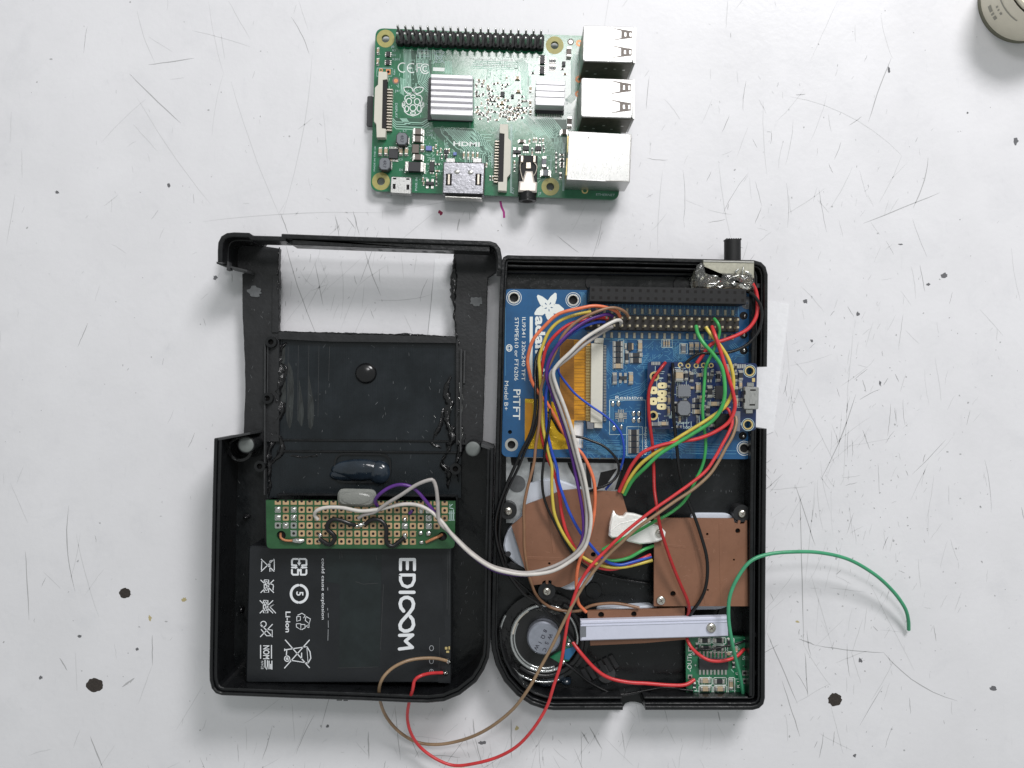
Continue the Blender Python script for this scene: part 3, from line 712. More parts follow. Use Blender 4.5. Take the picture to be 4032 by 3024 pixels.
# inductors
def inductor(px, py, wpx, hpx, zb, H, parent, txt=None, top='chipgrey', ang=A):
    s = S(zb+H); b = MB(); w, h = wpx*s, hpx*s
    oc = [Vector(p) for p in ((-.5, -.28), (-.28, -.5), (.28, -.5), (.5, -.28), (.5, .28), (.28, .5), (-.28, .5), (-.5, .28))]
    b.prism([Vector((p.x*w*1.12, p.y*h*1.12)) for p in oc], 0, H-0.5, m=1); b.prism([Vector((p.x*w, p.y*h)) for p in oc], H-0.5, H, bev=0.15, m=0)
    b.box(0, 0, w*1.25, h*0.55, 0, 0.5, m=2)
    q = P(px, py, zb+H); o = inst('inductor', b.mesh('inductor', [top, 'chip', 'tin'], (0, 0, 0)), parent, (q.x, q.y, zb), R(-ang))
    if txt: text(txt, px, py, zb+H, 13, 93, 'ink', o, align='CENTER')
inductor(1582, 546, 41, 46, PZ, 3.0, pi, '4R7'); inductor(1514, 645, 41, 46, PZ, 3.0, pi, '4R7')
# larger two-terminal parts
for x, y, l, w, a, H, bd in ((1646, 517, 38, 24, A, 1.6, 'chipbrown'), (1645, 546, 38, 24, A, 1.6, 'chipbrown'), (1645, 618, 38, 22, A, 1.6, 'chipbrown'),
        (1497, 594, 28, 13, 92, 1.0, 'captan'), (1519, 594, 28, 13, 92, 1.0, 'captan'), (1578, 594, 28, 13, 92, 1.0, 'captan'), (1600, 594, 28, 13, 92, 1.0, 'captan'),
        (1663, 580, 24, 14, 92, 1.0, 'captan'), (2241, 203, 38, 18, 92, 1.6, 'chipbrown'), (2243, 478, 38, 18, 92, 1.6, 'chipbrown'), (2143, 636, 42, 17, 92, 1.6, 'chipgrey'),
        (2149, 680, 36, 24, A, 1.6, 'chipgrey'), (2222, 519, 26, 20, A, 1.4, 'chipbrown'), (2055, 555, 24, 12, A, 0.9, 'chipbrown'),
        (2038, 306, 18, 12, A, 0.9, 'captan'), (2041, 358, 20, 10, A, 0.9, 'captan'), (2089, 349, 22, 9, 92, 0.9, 'captan'), (2088, 405, 22, 9, 92, 0.9, 'captan'),
        (2089, 440, 18, 9, 92, 0.9, 'captan'), (1977, 404, 20, 11, A, 0.9, 'captan'), (1488, 198, 22, 9, 92, 0.8, 'captan'), (1487, 240, 22, 9, 92, 0.8, 'captan'),
        (2163, 440, 14, 8, A, 0.5, 'resist'), (2207, 690, 20, 10, 92, 0.8, 'resist')):
    smd(x, y, l, w, a, pi, PZ, H, bd)
smd(1632, 656, 74, 38, A, pi, PZ, 2.2, 'chip', name='diode', end=0.18)
chip(1636, 585, 26, 34, A, pi, PZ, 1.4, 'chipbrown', name='capacitor')
chip(1549, 604, 36, 38, A, pi, PZ, 1.1, 'chip', 'tb', 7, 10, pitch=5.6)
chip(1701, 655, 18, 38, A, pi, PZ, 1.0, 'chip', 'tb', 3, 8)
chip(1692, 721, 32, 13, A, pi, PZ, 1.0, 'chip', 'tb', 2, 12, name='transistor', pitch=20)
chip(1688, 583, 23, 18, A, pi, PZ, 0.8, 'blueled', name='blue_filter'); chip(1791, 605, 13, 12, A, pi, PZ, 0.8, 'blueled', name='blue_filter')
chip(1757, 596, 18, 14, A, pi, PZ, 0.8, 'chip', 'tb', 3, 6); chip(1757, 615, 10, 14, A, pi, PZ, 0.8, 'chip')
chip(2036, 597, 30, 13, A, pi, PZ, 1.0, 'chip', 'tb', 2, 12, name='transistor', pitch=20)
chip(2071, 582, 24, 18, A, pi, PZ, 0.9, 'chip', 'tb', 3, 9); chip(2120, 583, 24, 18, A, pi, PZ, 0.9, 'chip', 'tb', 3, 9)
chip(2136, 233, 18, 34, A, pi, PZ, 1.0, 'chip', 'lr', 4, 6); chip(2135, 275, 18, 30, A, pi, PZ, 1.0, 'chip', 'lr', 4, 6)
chip(1979, 370, 16, 20, A, pi, PZ, 0.8, 'chip'); chip(2220, 250, 13, 18, A, pi, PZ, 0.8, 'chip'); chip(2018, 378, 11, 14, A, pi, PZ, 0.8, 'chip')
chip(1528, 212, 15, 20, A, pi, PZ, 0.7, 'chip', 'lr', 3, 5); chip(1527, 244, 15, 20, A, pi, PZ, 0.7, 'chip', 'lr', 3, 5)
for x, y, n in ((1826, 610, 4),):
    for i in range(n): smd(x+i*18, y+i*0.6, 22, 7, 92, pi, PZ, 0.6, 'captan')
for i in range(4):
    for j in range(2): smd(2166+i*6.5, 240+j*28, 20, 5, 92, pi, PZ, 0.5, 'resist')
for i in range(7): smd(2182+ (i % 2)*22 + 8, 608+ (i//2)*20, 14, 6, A if i % 2 else 92, pi, PZ, 0.5, 'resist')
for i in range(150):
    x, y = rnd.choice(((1960, 330), (1990, 400), (1900, 460), (2040, 460), (1910, 375), (1920, 440), (2010, 440), (2050, 420), (1890, 340), (2000, 460)))
    x += rnd.gauss(0, 24); y += rnd.gauss(0, 24)
    if not (1872 < x < 2075 and 300 < y < 472): continue
    smd(x, y, rnd.choice((9, 10, 13)), rnd.choice((5, 6)), rnd.choice((A, 92)), pi, PZ, 0.5, rnd.choice(('resist', 'captan', 'chipbrown')))
for x, y, a in ((1705, 585, 92), (1716, 575, 92), (1722, 600, 92), (1735, 590, 92), (1739, 615, 92), (1768, 592, 92), (1722, 645, A), (1722, 672, A), (1718, 690, 92), (1718, 705, 92), (1665, 705, 92), (1668, 720, 92), (1718, 722, 92),
                (2085, 555, 92), (2102, 550, 92), (2112, 550, 92), (2126, 552, 92), (2138, 552, 92), (2096, 590, 92), (2096, 602, 92), (2140, 575, 92), (2142, 590, 92), (1930, 700, 92), (1940, 700, 92), (1916, 648, 92),
                (2026, 640, 92), (2026, 665, 92), (2213, 610, A), (2213, 625, A), (2213, 640, A), (2213, 655, A), (2098, 286, A), (2150, 660, A), (2215, 270, A), (2225, 290, A), (1570, 585, 92), (1540, 630, 92)):
    smd(x, y, 11, 6, a, pi, PZ, 0.5, rnd.choice(('resist', 'captan')))
for x, y, r, ri, mm in ((2247, 165, 13, 7, 'chipbrown'), (2247, 165, 7.5, 1, 'tin'), (1559, 318, 14, 7, 'chipbrown'), (1559, 318, 8, 1, 'copper'), (2281, 170, 13, 5, 'copper'), (2279, 312, 14, 6, 'copper'), (2277, 370, 13, 6, 'copper'), (1500, 276, 8, 4, 'copper'),
                        (2303, 750, 13, 8, 'gold'), (2290, 510, 14, 6, 'copper'), (2346, 508, 12, 5, 'copper')):
    q = P(x, y, PZ); b = MB(); b.ring(q.x, q.y, r*S(PZ), ri*S(PZ), PZ-0.2, PZ+0.05+0.01*(ri < 2), 18); obj('via_ring', b, mm, pi)
b = MB(); q = P(1529, 283, PZ); b.box(q.x, q.y, 1.6, 1.8, PZ-0.2, PZ+0.06, R(-A)); obj('test_pad', b, 'copper', pi)
b = MB(); q = P(1529, 283, PZ); b.cyl(q.x, q.y, 0.5, PZ, PZ+0.09, 12); obj('via_hole', b, 'hole', pi)
# printing on the board
def TZ(s, x, y, h, ang=A, m='silk', w=None, bold=0.0, al='LEFT'): return text(s, x, y, PZ+0.02, h, ang, m, pi, bold=bold, wpx=w, align=al)
TZ('HDMI', 1783, 566, 17, A, 'silk', 104, 0.03); TZ('GPIO', 1648, 209, 10, A, 'silk', 38); TZ('DISPLAY', 1560, 405, 9, 90, 'silk_dim', 58); TZ('J4', 1556, 358, 9, A, 'silk_dim', 14)
TZ('CAMERA', 1939, 662, 9, -88, 'silk_dim', 58); TZ('PWR IN', 1639, 752, 9, -88, 'silk_dim', 52); TZ('AUDIO', 1612, 700, 1, 0, 'silk_dim'); TZ('ETHERNET', 2346, 766, 9, A, 'silk_dim', 74)
TZ('J7', 2120, 762, 10, A, 'silk_dim', 12); TZ('A/V', 2020, 765, 10, -88, 'silk_dim', 28); TZ('U4', 1668, 701, 8, A, 'silk_dim', 14); TZ('U6', 1677, 645, 8, A, 'silk_dim', 12); TZ('L1', 1586, 515, 8, A, 'silk_dim', 12)
TZ('C100', 1677, 515, 7, A, 'silk_dim', 26); TZ('C163', 1677, 531, 7, A, 'silk_dim', 26); TZ('D5', 1572, 669, 8, A, 'silk_dim', 14); TZ('Q5', 1751, 575, 8, A, 'silk_dim', 14); TZ('R7', 1544, 199, 8, A, 'silk_dim', 14); TZ('D1', 1544, 217, 8, A, 'silk_dim', 13); TZ('R201', 1544, 233, 8, A, 'silk_dim', 28)
TZ('Raspberry Pi 3 Model B V1.2', 1850, 231, 9, A, 'silk', 205); TZ('© Raspberry Pi 2015', 1870, 255, 9, A, 'silk', 160); TZ('J8', 1541, 184, 8, A, 'silk_dim', 12); TZ('C66', 1692, 624, 7, A, 'silk_dim', 20); TZ('RUN', 1553, 295, 7, -88, 'silk_dim', 20)
TZ('C3', 1570, 628, 7, A, 'silk_dim', 14); TZ('MADE IN THE UK', 1474, 675, 6, -88, 'silk_dim', 100); TZ('© 2015', 2205, 600, 6, A, 'silk_dim', 20)
zz = PZ+0.02
lines([arc(1586, 266, 18, 18, 60, 300), arc(1622, 268, 18, 18, 60, 300), [(1606, 268), (1622, 268)], [(1642, 284), (1642, 251), (1662, 251)], [(1642, 266), (1656, 266)], arc(1674, 271, 18, 19, 40, 320), arc(1674, 271, 9, 10, 40, 320)], zz, 4, 'silk', pi, 'approval_mark')
lines([[(1713, 206), (1742, 207), (1736, 246), (1720, 246), (1713, 206)], [(1706, 204), (1752, 250)], [(1752, 204), (1706, 250)], [(1718, 200), (1738, 201)]], zz, 3, 'silk_dim', pi, 'bin_mark')
b = MB(); b.prism(PP([(1705, 265), (1751, 267), (1750, 281), (1705, 279)], zz), PZ-0.1, zz+0.02); obj('printed_bar', b, 'silk', pi)
lines([[(1645, 197), (1691, 199), (1690, 223), (1644, 221), (1645, 197)]], zz, 2.5, 'silk_dim', pi, 'printed_frame')
def Z(x, y): return (1400+x/3.687, 60+y/3.687)
berry = [[Z(*p) for p in l] for l in (
    [(840, 1110), (790, 1155), (735, 1165), (712, 1205), (725, 1250), (680, 1275), (678, 1320), (705, 1350), (712, 1400), (760, 1440), (835, 1462), (905, 1440), (955, 1395), (965, 1350), (992, 1320), (990, 1275), (960, 1245), (965, 1200), (940, 1165), (890, 1155), (840, 1110)],
    [(835, 1115), (800, 1140), (745, 1130), (712, 1095), (700, 1050), (745, 1040), (800, 1045), (830, 1075), (835, 1115)],
    [(850, 1115), (850, 1075), (880, 1050), (930, 1042), (985, 1055), (975, 1095), (940, 1125), (890, 1140), (850, 1115)])]
for cx, cy, rx, ry in ((775, 1250, 38, 45), (893, 1255, 40, 45), (833, 1345, 45, 46), (744, 1358, 28, 42), (922, 1352, 30, 44), (835, 1420, 38, 20), (833, 1180, 32, 22), (960, 1285, 16, 34), (703, 1285, 14, 30)):
    berry.append([Z(x, y) for x, y in arc(cx, cy, rx, ry)])
lines(berry, zz, 3.6, 'silk', pi, 'berry_logo')
# silkscreen frames round small parts
fr = []
for x0, y0, x1, y1 in ((1485, 268, 1545, 300), (2012, 490, 2016, 760), (1470, 760, 1471, 762), (2218, 565, 2222, 752), (1526, 770, 1545, 771), (2150, 612, 2170, 700), (2230, 392, 2236, 410)):
    fr.append([(x0, y0), (x1, y0+1), (x1-2, y1), (x0-2, y1), (x0, y0)])
lines(fr, zz, 2, 'silk_dim', pi, 'printed_frame')
# memory card plugged in at the left edge
b = MB(); b.prism(rounded(PP([(1446, 378), (1500, 379), (1497, 498), (1443, 497)], 2.1), 0.5, 3), 1.35, 2.1, bev=0.12)
mc = obj('memory_card', b, 'chip'); tag(mc, 'black memory card sticking out of the left edge of the green board', 'memory card')
b = MB(); q = P(1530, 438, PZ0); b.prism(PP([(1475, 370), (1600, 372), (1596, 506), (1472, 504)], PZ0), 0.7, 1.25); b.box(q.x, q.y+5.2, 11, 0.3, 1.25, 2.18); b.box(q.x, q.y-5.2, 11, 0.3, 1.25, 2.18); obj('card_slot', b, 'steel_dark', pi)
# solder tails underneath carry the board
b = MB()
for x, y in ((1500, 200), (1800, 130), (2380, 200), (2440, 600), (2300, 700), (1600, 700)):
    q = P(x, y, PZ0); b.cyl(q.x, q.y, 0.5, 0.03, PZ0, 8)
obj('solder_tail', b, 'tin', pi)

# ================================================================ left case half
def offopen(pts, d):
    n = len(pts); out = []
    for i in range(n):
        a, p, c_ = pts[max(i-1, 0)], pts[i], pts[min(i+1, n-1)]
        e1 = (p-a) if i else (c_-p); e2 = (c_-p) if i < n-1 else e1
        e1 = e1.normalized(); e2 = e2.normalized()
        n1 = Vector((-e1.y, e1.x)); n2 = Vector((-e2.y, e2.x)); m = (n1+n2)
        m = m.normalized() if m.length > 1e-3 else n1
        out.append(p + m*(d/max(0.4, m.dot(n1))))
    return out
def wall(b, path, t0, t1, z0, z1, bev=0.25, m=0):
    "an upright wall between offsets t0 and t1 inside the traced outer edge"
    b.prism(offopen(path, t0) + offopen(path, t1)[::-1], z0, z1, bev=bev, m=m)
def jag(pts, amp, step, z):
    "ragged version of a px polyline"
    out = []
    for i in range(len(pts)-1):
        (x0, y0), (x1, y1) = pts[i], pts[i+1]; L = math.hypot(x1-x0, y1-y0); k = max(1, int(L/step))
        for j in range(k):
            t = j/k; out.append((x0+(x1-x0)*t+rnd.uniform(-amp, amp), y0+(y1-y0)*t+rnd.uniform(-amp, amp)))
    out.append(pts[-1]); return out
LR = 20.0
lc = thing('rear_case_half', 'left half of the black plastic case, open, with a window cut out at its top', 'plastic case', 1390, 1850, 0, 'opened black case halves')
lp = PP([(842, 1728), (836, 1950), (829, 2300), (823, 2640), (824, 2680), (832, 2712), (848, 2731), (872, 2739), (1150, 2750), (1420, 2759), (1600, 2767), (1685, 2769), (1748, 2763), (1811, 2737), (1875, 2687), (1906, 2639), (1925, 2592), (1930, 2540), (1931, 2400), (1935, 2100), (1943, 1764)], LR)
b = MB(); wall(b, lp, 0, 1.0, 1.0, LR, 0.3); obj('outer_wall', b, 'black', lc)
b = MB(); wall(b, lp, 0.98, 2.1, 2.0, LR-1.1, 0.25); obj('inner_ledge', b, 'black', lc)
b = MB(); fl = offopen(lp, 0.9); b.prism(fl, 0.3, 2.2); obj('floor', b, 'black_fl', lc)
# cut upper edge of the deep part
b = MB(); b.prism(PP(jag([(842, 1727), (900, 1718), (984, 1703)], 1.5, 20, 19) + [(984, 1711), (860, 1735)], LR-1), 2.2, LR-1, bev=0.1); obj('cut_edge', b, 'cutface', lc); b = MB(); b.prism(PP([(1895, 1748), (1942, 1763), (1938, 1775), (1893, 1760)], LR-1), 2.2, LR-1, bev=0.1)
obj('cut_edge', b, 'cutface', lc)
# upper frame
ZF = 6.0
left = [(880, 962), (1045, 970), (1100, 978)] + jag([(1098, 985), (1097, 1130), (1096, 1290)], 2.2, 14, 6) + [(1098, 1312), (1098, 1740), (960, 1740)] + jag([(958, 1700), (966, 1560), (963, 1400), (955, 1250), (953, 1078)], 1.2, 30, 6) + [(978, 1070), (975, 1066), (872, 1040)]
b = MB(); b.prism(PP(left, ZF), 3.4, ZF, bev=0.15); obj('side_strip', b, 'black_worn', lc)
right = [(1790, 985), (1955, 992), (1955, 1072), (1922, 1092)] + jag([(1920, 1100), (1911, 1400), (1900, 1735)], 1.0, 30, 6) + [(1900, 1752), (1795, 1752), (1795, 1345)] + jag([(1796, 1325), (1788, 1270), (1786, 1120), (1791, 1000)], 3.5, 13, 6)
b = MB(); b.prism(PP(right, ZF), 3.4, ZF, bev=0.15); obj('side_strip', b, 'black_worn', lc)
top = PP([(1975, 1062), (1976, 1010), (1970, 978), (1954, 957), (1930, 949), (1700, 941), (1400, 931), (1108, 920), (1107, 930), (995, 927), (980, 916), (920, 914), (892, 917), (870, 930), (858, 955), (856, 985), (856, 1032)], LR)
b = MB(); wall(b, top, 0, 1.5, 11.0, LR, 0.3); obj('top_wall', b, 'black', lc)
b = MB(); wall(b, top[4:9], 1.45, 3.3, 11.5, LR-1.0, 0.2); obj('inner_ledge', b, 'black', lc)
for seg in (top[:5], top[-8:]): b = MB(); wall(b, seg, 0.3, 1.9, 3.4, 15.0, 0.2); obj('corner_wall', b, 'black', lc)
b = MB(); q = [(1125, 948), (1190, 950), (1192, 957), (1245, 959), (1262, 962), (1790, 975), (1789, 990)] + jag([(1745, 993), (1600, 985), (1470, 982), (1330, 975), (1262, 972), (1245, 962), (1190, 961), (1128, 960)], 3.0, 22, 6)
b.prism(PP(q, 15.2), 12.5, 15.2); obj('cut_rib', b, 'greyfade', lc)
b = MB(); b.prism(PP([(856, 1032), (900, 1046), (976, 1064), (976, 1072), (897, 1054), (857, 1040)], 14), 6, 15.0, bev=0.1); obj('cut_edge', b, 'cutface', lc); b = MB(); b.prism(PP([(893, 1028), (901, 1030), (905, 1062), (892, 1064)], 15.8), 13, 15.8, bev=0.1); obj('hanging_shred', b, 'cutface', lc)
# ribs on the strips, panel, ledge
b = MB(); b.prism(PP([(1072, 1085), (1098, 1085), (1097, 1310), (1070, 1310)], 6.5), ZF-0.2, 6.5, bev=0.1); obj('rib', b, 'black_worn', lc)
for x0, y0, x1, y1 in ((1040, 1350, 1046, 1950), (1052, 1360, 1056, 1560), (1812, 1375, 1820, 1780), (1826, 1380, 1834, 1510)):
    b = MB(); b.prism(PP([(x0, y0), (x1, y0), (x1-3, y1), (x0-3, y1)], 7.4), 4, 7.4, bev=0.15); obj('rail', b, 'cutface', lc)
b = MB(); b.prism(PP([(1094, 1305), (1300, 1310), (1796, 1325), (1796, 1352), (1300, 1346), (1094, 1336)], ZF+0.2), 3.4, ZF+0.2, bev=0.12); obj('sill', b, 'black_worn', lc)
b = MB(); b.prism(PP([(1060, 1334), (1820, 1348), (1816, 1735), (1815, 1960), (1050, 1960)], 4.6), 2.8, 4.6); obj('panel', b, 'panel', lc)
for i, (x, y0, y1) in enumerate(((1135, 1365, 1660), (1175, 1360, 1655), (1216, 1358, 1650), (1256, 1358, 1640), (1298, 1362, 1500))):
    b = MB(); b.strip([P(x, y0, 4.7).xy, P(x-4, y1, 4.7).xy], 4.60, 0.12, 0.06); obj('tool_ridge', b, 'cutface', lc)
M['scraped_sheen'] = mat('scraped_sheen_plastic', (0.020, 0.023, 0.023), 0.40, noise=0.9, nscale=0.35, stretch=(2, 0.4, 1), bump=0.1, bscale=1.5)  # lighter colour paints the panel's sheen over the scraped areas
for pts in ([(1104, 1372), (1120, 1366), (1124, 1420), (1112, 1444), (1099, 1450)], [(1134, 1418), (1146, 1450), (1156, 1520), (1158, 1600), (1150, 1660), (1136, 1690), (1122, 1640), (1130, 1560)], [(1102, 1520), (1116, 1490), (1126, 1540), (1118, 1590), (1100, 1600)], [(1178, 1490), (1190, 1540), (1196, 1620), (1190, 1680), (1176, 1660)], [(1216, 1480), (1226, 1530), (1234, 1600), (1232, 1670), (1218, 1690), (1212, 1600)]):
    b = MB(); b.prism(catmull([Vector((*p, 0)) for p in PP([(x_+rnd.uniform(-4, 4), y_+rnd.uniform(-6, 6)) for x_, y_ in pts], 4.6)], 1.0), 4.5, 4.612); obj('scraped_sheen_patch', b, 'scraped_sheen', lc)
q = P(1441, 1470, 4.6); b = MB(); b.dome(q.x, q.y, 4.55, 3.7, 3.6, 1.7, 24, 7); obj('bump', b, mat('smooth_black', (0.006, 0.006, 0.007), 0.22, rnoise=0.08, nscale=0.6), lc)
b = MB()
rr_ = rounded(PP([(1316, 1782), (1542, 1786), (1538, 1905), (1312, 1900)], 5.2), 4, 5)
b.prism(rr_, 4.5, 5.3, holes=[offset(rr_, 0.6)]); obj('raised_frame', b, 'black', lc)
for i, (y, h) in enumerate(((1728, 5.1), (1772, 5.2), (1945, 7.5))):
    b = MB(); b.prism(PP([(1090, y), (1800, y+6), (1800, y+14), (1090, y+8)], h), 4.4, h, bev=0.15); obj('step_rib', b, 'black', lc)
# screw posts with sawn tops
for x, y, r, zt in ((968, 1752, 34, 15.5), (1862, 1768, 33, 14.5)):
    q = P(x, y, zt); b = MB(); b.cyl(q.x, q.y, r*S(zt), 2.2, zt-0.3, 24, bev=0.1); po = obj('screw_post', b, 'black', lc)
    b = MB(); b.dome(q.x, q.y, zt-0.32, r*S(zt)*0.9, r*S(zt)*0.9, 0.5, 22, 4); obj('sawn_top', b, 'greyplug', po)
q = P(946, 1768, 12); b = MB(); b.ring(q.x, q.y, 4.2, 3.3, 5, 12, 24); obj('collar', b, 'black_gloss', lc)
def ragged(px, py, rx, ry, z, mm, name, parent, n=22, j=0.22):
    s = S(z); q = P(px, py, z); pts = []
    for i in range(n):
        a = 2*math.pi*i/n; k = 1+rnd.uniform(-j, j*0.7); pts.append(Vector((q.x+rx*s*k*math.cos(a), q.y+ry*s*k*math.sin(a))))
    b = MB(); b.prism(pts, z-0.5, z+0.05); return obj(name, b, mm, parent)
ragged(1002, 1148, 27, 22, 6.2, 'greyfade', 'snapped_post', lc); ragged(1875, 1186, 26, 19, 6.2, 'greyfade', 'snapped_post', lc)
for x, y in ((1066, 1346), (1052, 1568), (1022, 1836), (1793, 1846)):
    q = P(x, y, 8); b = MB(); b.ring(q.x, q.y, 1.9, 0.95, 2.5, 8, 18); p_ = obj('screw_boss', b, 'black', lc)
    b = MB(); b.cyl(q.x, q.y, 0.93, 2.5, 6.5, 14); obj('boss_hole', b, 'hole', p_)
# melted and torn plastic along both rails
b = MB()
def ragged_ribbon(b, path, wpx, h, z, step=9, cross=7):
    "a torn, smeared ridge of melted plastic along a px path"
    W3 = catmull([Vector((x, y, 0)) for x, y in path], step); n = len(W3); vs = []; wl = wr = 1.0
    for i, p in enumerate(W3):
        t = (W3[min(i+1, n-1)] - W3[max(i-1, 0)]).normalized(); nn = Vector((-t.y, t.x, 0))
        wl = min(2.2, max(0.25, wl + rnd.uniform(-0.55, 0.55))); wr = min(2.2, max(0.25, wr + rnd.uniform(-0.55, 0.55)))
        e = math.sin(math.pi*min(1, max(0.02, i/(n-1))))**0.4
        for j in range(cross):
            u = j/(cross-1)*2-1; off = u*wpx*(wl if u > 0 else wr)*e
            q = p + nn*off; zz_ = z + (1-u*u)**0.7*h*rnd.uniform(0.35, 1.25)*e if 0 < j < cross-1 else z-0.3
            w_ = P(q.x + rnd.uniform(-2, 2), q.y + rnd.uniform(-2, 2), z); vs.append((w_.x, w_.y, zz_))
    b.add(vs, [[i*cross+j, i*cross+j+1, (i+1)*cross+j+1, (i+1)*cross+j] for i in range(n-1) for j in range(cross-1)], 0, True)
ragged_ribbon(b, [(1085, 1320), (1098, 1350), (1092, 1420), (1104, 1480), (1092, 1560), (1110, 1610), (1090, 1680), (1106, 1740), (1098, 1790), (1062, 1830)], 13, 1.7, 4.5)
ragged_ribbon(b, [(1066, 1560), (1062, 1640), (1070, 1720), (1058, 1800), (1062, 1900), (1056, 1960)], 9, 1.6, 4.5)
ragged_ribbon(b, [(1795, 1300), (1806, 1345), (1812, 1380)], 12, 1.6, 5.0)
ragged_ribbon(b, [(1776, 1480), (1762, 1540), (1776, 1590), (1768, 1660), (1782, 1720), (1762, 1780), (1740, 1820), (1770, 1860), (1766, 1930)], 15, 1.9, 4.5)
ragged_ribbon(b, [(1812, 1480), (1818, 1560), (1812, 1640), (1822, 1700), (1812, 1770), (1800, 1830), (1806, 1900)], 10, 2.2, 4.6)
ragged_ribbon(b, [(1700, 1740), (1722, 1690), (1736, 1650), (1745, 1600)], 9, 0.9, 4.4)
ragged_ribbon(b, [(1690, 1740), (1712, 1752), (1742, 1768)], 8, 0.8, 4.4)
ragged_ribbon(b, [(1100, 1304), (1260, 1310), (1420, 1313), (1600, 1318), (1790, 1326)], 3, 0.5, 6.0)
ragged_ribbon(b, [(1130, 1350), (1112, 1372), (1106, 1400)], 12, 0.9, 4.5)
ragged_ribbon(b, [(1108, 1430), (1128, 1448), (1118, 1480), (1100, 1500)], 9, 0.9, 4.5)
ragged_ribbon(b, [(1096, 1590), (1124, 1588), (1112, 1620), (1098, 1650)], 9, 0.9, 4.5)
ragged_ribbon(b, [(1100, 975), (1096, 1100), (1099, 1200), (1096, 1300)], 4, 0.8, 5.8)
ragged_ribbon(b, [(1789, 1000), (1788, 1120), (1790, 1240), (1798, 1320)], 8, 1.0, 5.8)
ragged_ribbon(b, [(1130, 1790), (1180, 1800), (1260, 1792)], 7, 0.5, 4.4)
obj('melted_plastic', b, 'black_gloss', lc, kind='stuff')
b = MB()
for x, y, dx, dy in ((1808, 1508, 6, 60), (1814, 1530, 10, 46), (1806, 1565, 14, 40), (1820, 1600, -8, 50), (1812, 1660, 6, 56), (1824, 1700, -14, 60), (1806, 1735, 12, 30), (1770, 1668, 4, 22), (1708, 1636, 5, 12), (1776, 1600, 2, 14)):
    pts = [P(x, y, 6.9), P(x+dx*0.6+rnd.uniform(-4, 4), y+dy*0.5, 7.1), P(x+dx, y+dy, 6.8)]; b.tube(catmull(pts, 0.6), 0.09, 5)
obj('glue_string', b, 'solder', lc, kind='stuff')
# corner gussets, small mouldings of the deep part
for x0, y0, x1, y1, z in ((1040, 1965, 1058, 2150, 9), (1795, 1960, 1802, 2150, 9), (1325, 2751, 1345, 2760, 19.0), (1352, 2752, 1368, 2761, 19.0)):
    b = MB(); b.prism(PP([(x0, y0), (x1, y0), (x1, y1), (x0, y1)], z), 2.2, z, bev=0.15); obj('moulding', b, 'greyfade' if z > 15 else 'black', lc)
q = P(960, 2040, 6); b = MB(); b.dome(q.x, q.y, 2.1, 1.3, 0.9, 3, 14, 5); obj('moulded_nub', b, 'black_gloss', lc); b = MB(); b.dome(P(948, 2405, 4).x, P(948, 2405, 4).y, 2.1, 0.9, 1.4, 2, 14, 5); obj('moulded_nub', b, 'black_gloss', lc)

# dust and short rubs left by the cutting
b = MB()
for i in range(150):
    u = rnd.random()
    if u < 0.35: x, y, z = rnd.uniform(1110, 1740), rnd.uniform(1350, 1950), 4.6
    elif u < 0.6: x, y, z = rnd.uniform(860, 960), rnd.uniform(1780, 2640), 2.2
    elif u < 0.8: x, y, z = rnd.uniform(1810, 1895), rnd.uniform(1990, 2560), 2.2
    else: x, y, z = rnd.choice((rnd.uniform(975, 1065), rnd.uniform(1830, 1890))), rnd.uniform(1100, 1700), ZF
    a = rnd.gauss(1.5, 0.5); L_ = rnd.uniform(2, 16); b.strip(PP([(x, y), (x+L_*math.cos(a), y+L_*math.sin(a))], z), z+0.005, rnd.uniform(0.06, 0.14), 0.015)
obj('dust_streak', b, 'greyfade', lc, kind='stuff')

# glue lumps lie on the case
b = MB(); zt = 9
for x, y, rx, ry, h in ((1410, 1854, 116, 44, 2.2), (1350, 1874, 62, 26, 1.5), (1488, 1864, 46, 48, 2.4)):
    q = P(x, y, 8); b.dome(q.x, q.y, 4.6, rx*S(8), ry*S(8), h, 28, 8)
g1 = obj('glue_lump', b, 'glue_blue'); tag(g1, 'glossy blue-black lump of hot glue in the left case above the copper-dotted board', 'glue')
b = MB(); q = P(1402, 1962, 20); b.prism(rounded(PP([(1330, 1925), (1478, 1928), (1482, 1975), (1460, 1998), (1340, 1994), (1325, 1972)], 20.4), 2.2, 5), 18.86, 20.4, bev=0.8, smooth=True); b.dome(q.x, q.y, 20.2, 5.2, 2.2, 0.7, 20, 5)
g2 = obj('glue_pad', b, 'glue'); tag(g2, 'milky translucent hot glue pad on the top edge of the perforated board', 'glue')

# ================================================================ battery
BZ = 13.5
bt = thing('battery', 'flat black battery with white EDICOM lettering and recycling symbols in the left case', 'battery', 1372, 2430, 2.2)
b = MB(); b.prism(rounded(PP([(978, 2150), (1776, 2156), (1774, 2690), (966, 2690)], BZ), 1.0, 4), 2.25, BZ, bev=0.5); obj('cell', b, 'battery', bt)
b = MB(); b.prism(PP([(1283, 2165), (1502, 2168), (1496, 2628), (1336, 2628), (1338, 2300), (1283, 2290)], BZ), BZ-0.2, BZ+0.05); obj('clear_tape', b, 'battery_tape', bt)
b = MB(); b.prism(PP([(1738, 2160), (1776, 2161), (1774, 2690), (1726, 2688), (1730, 2500), (1752, 2500)], BZ), BZ-0.2, BZ+0.07, bev=0.02); obj('end_strip', b, 'battery', bt)
z = BZ+0.06
def zA(x, y): return (1400+x/3.16, 1750+y/3.16)
def zB(x, y): return (1400+x/3.16, 2250+y/3.16)
lines([[(1577, 2243), (1577, 2203), (1632, 2203), (1632, 2243)], [(1604, 2203), (1604, 2240)]], z, 12, 'print', bt, 'printed_letter')
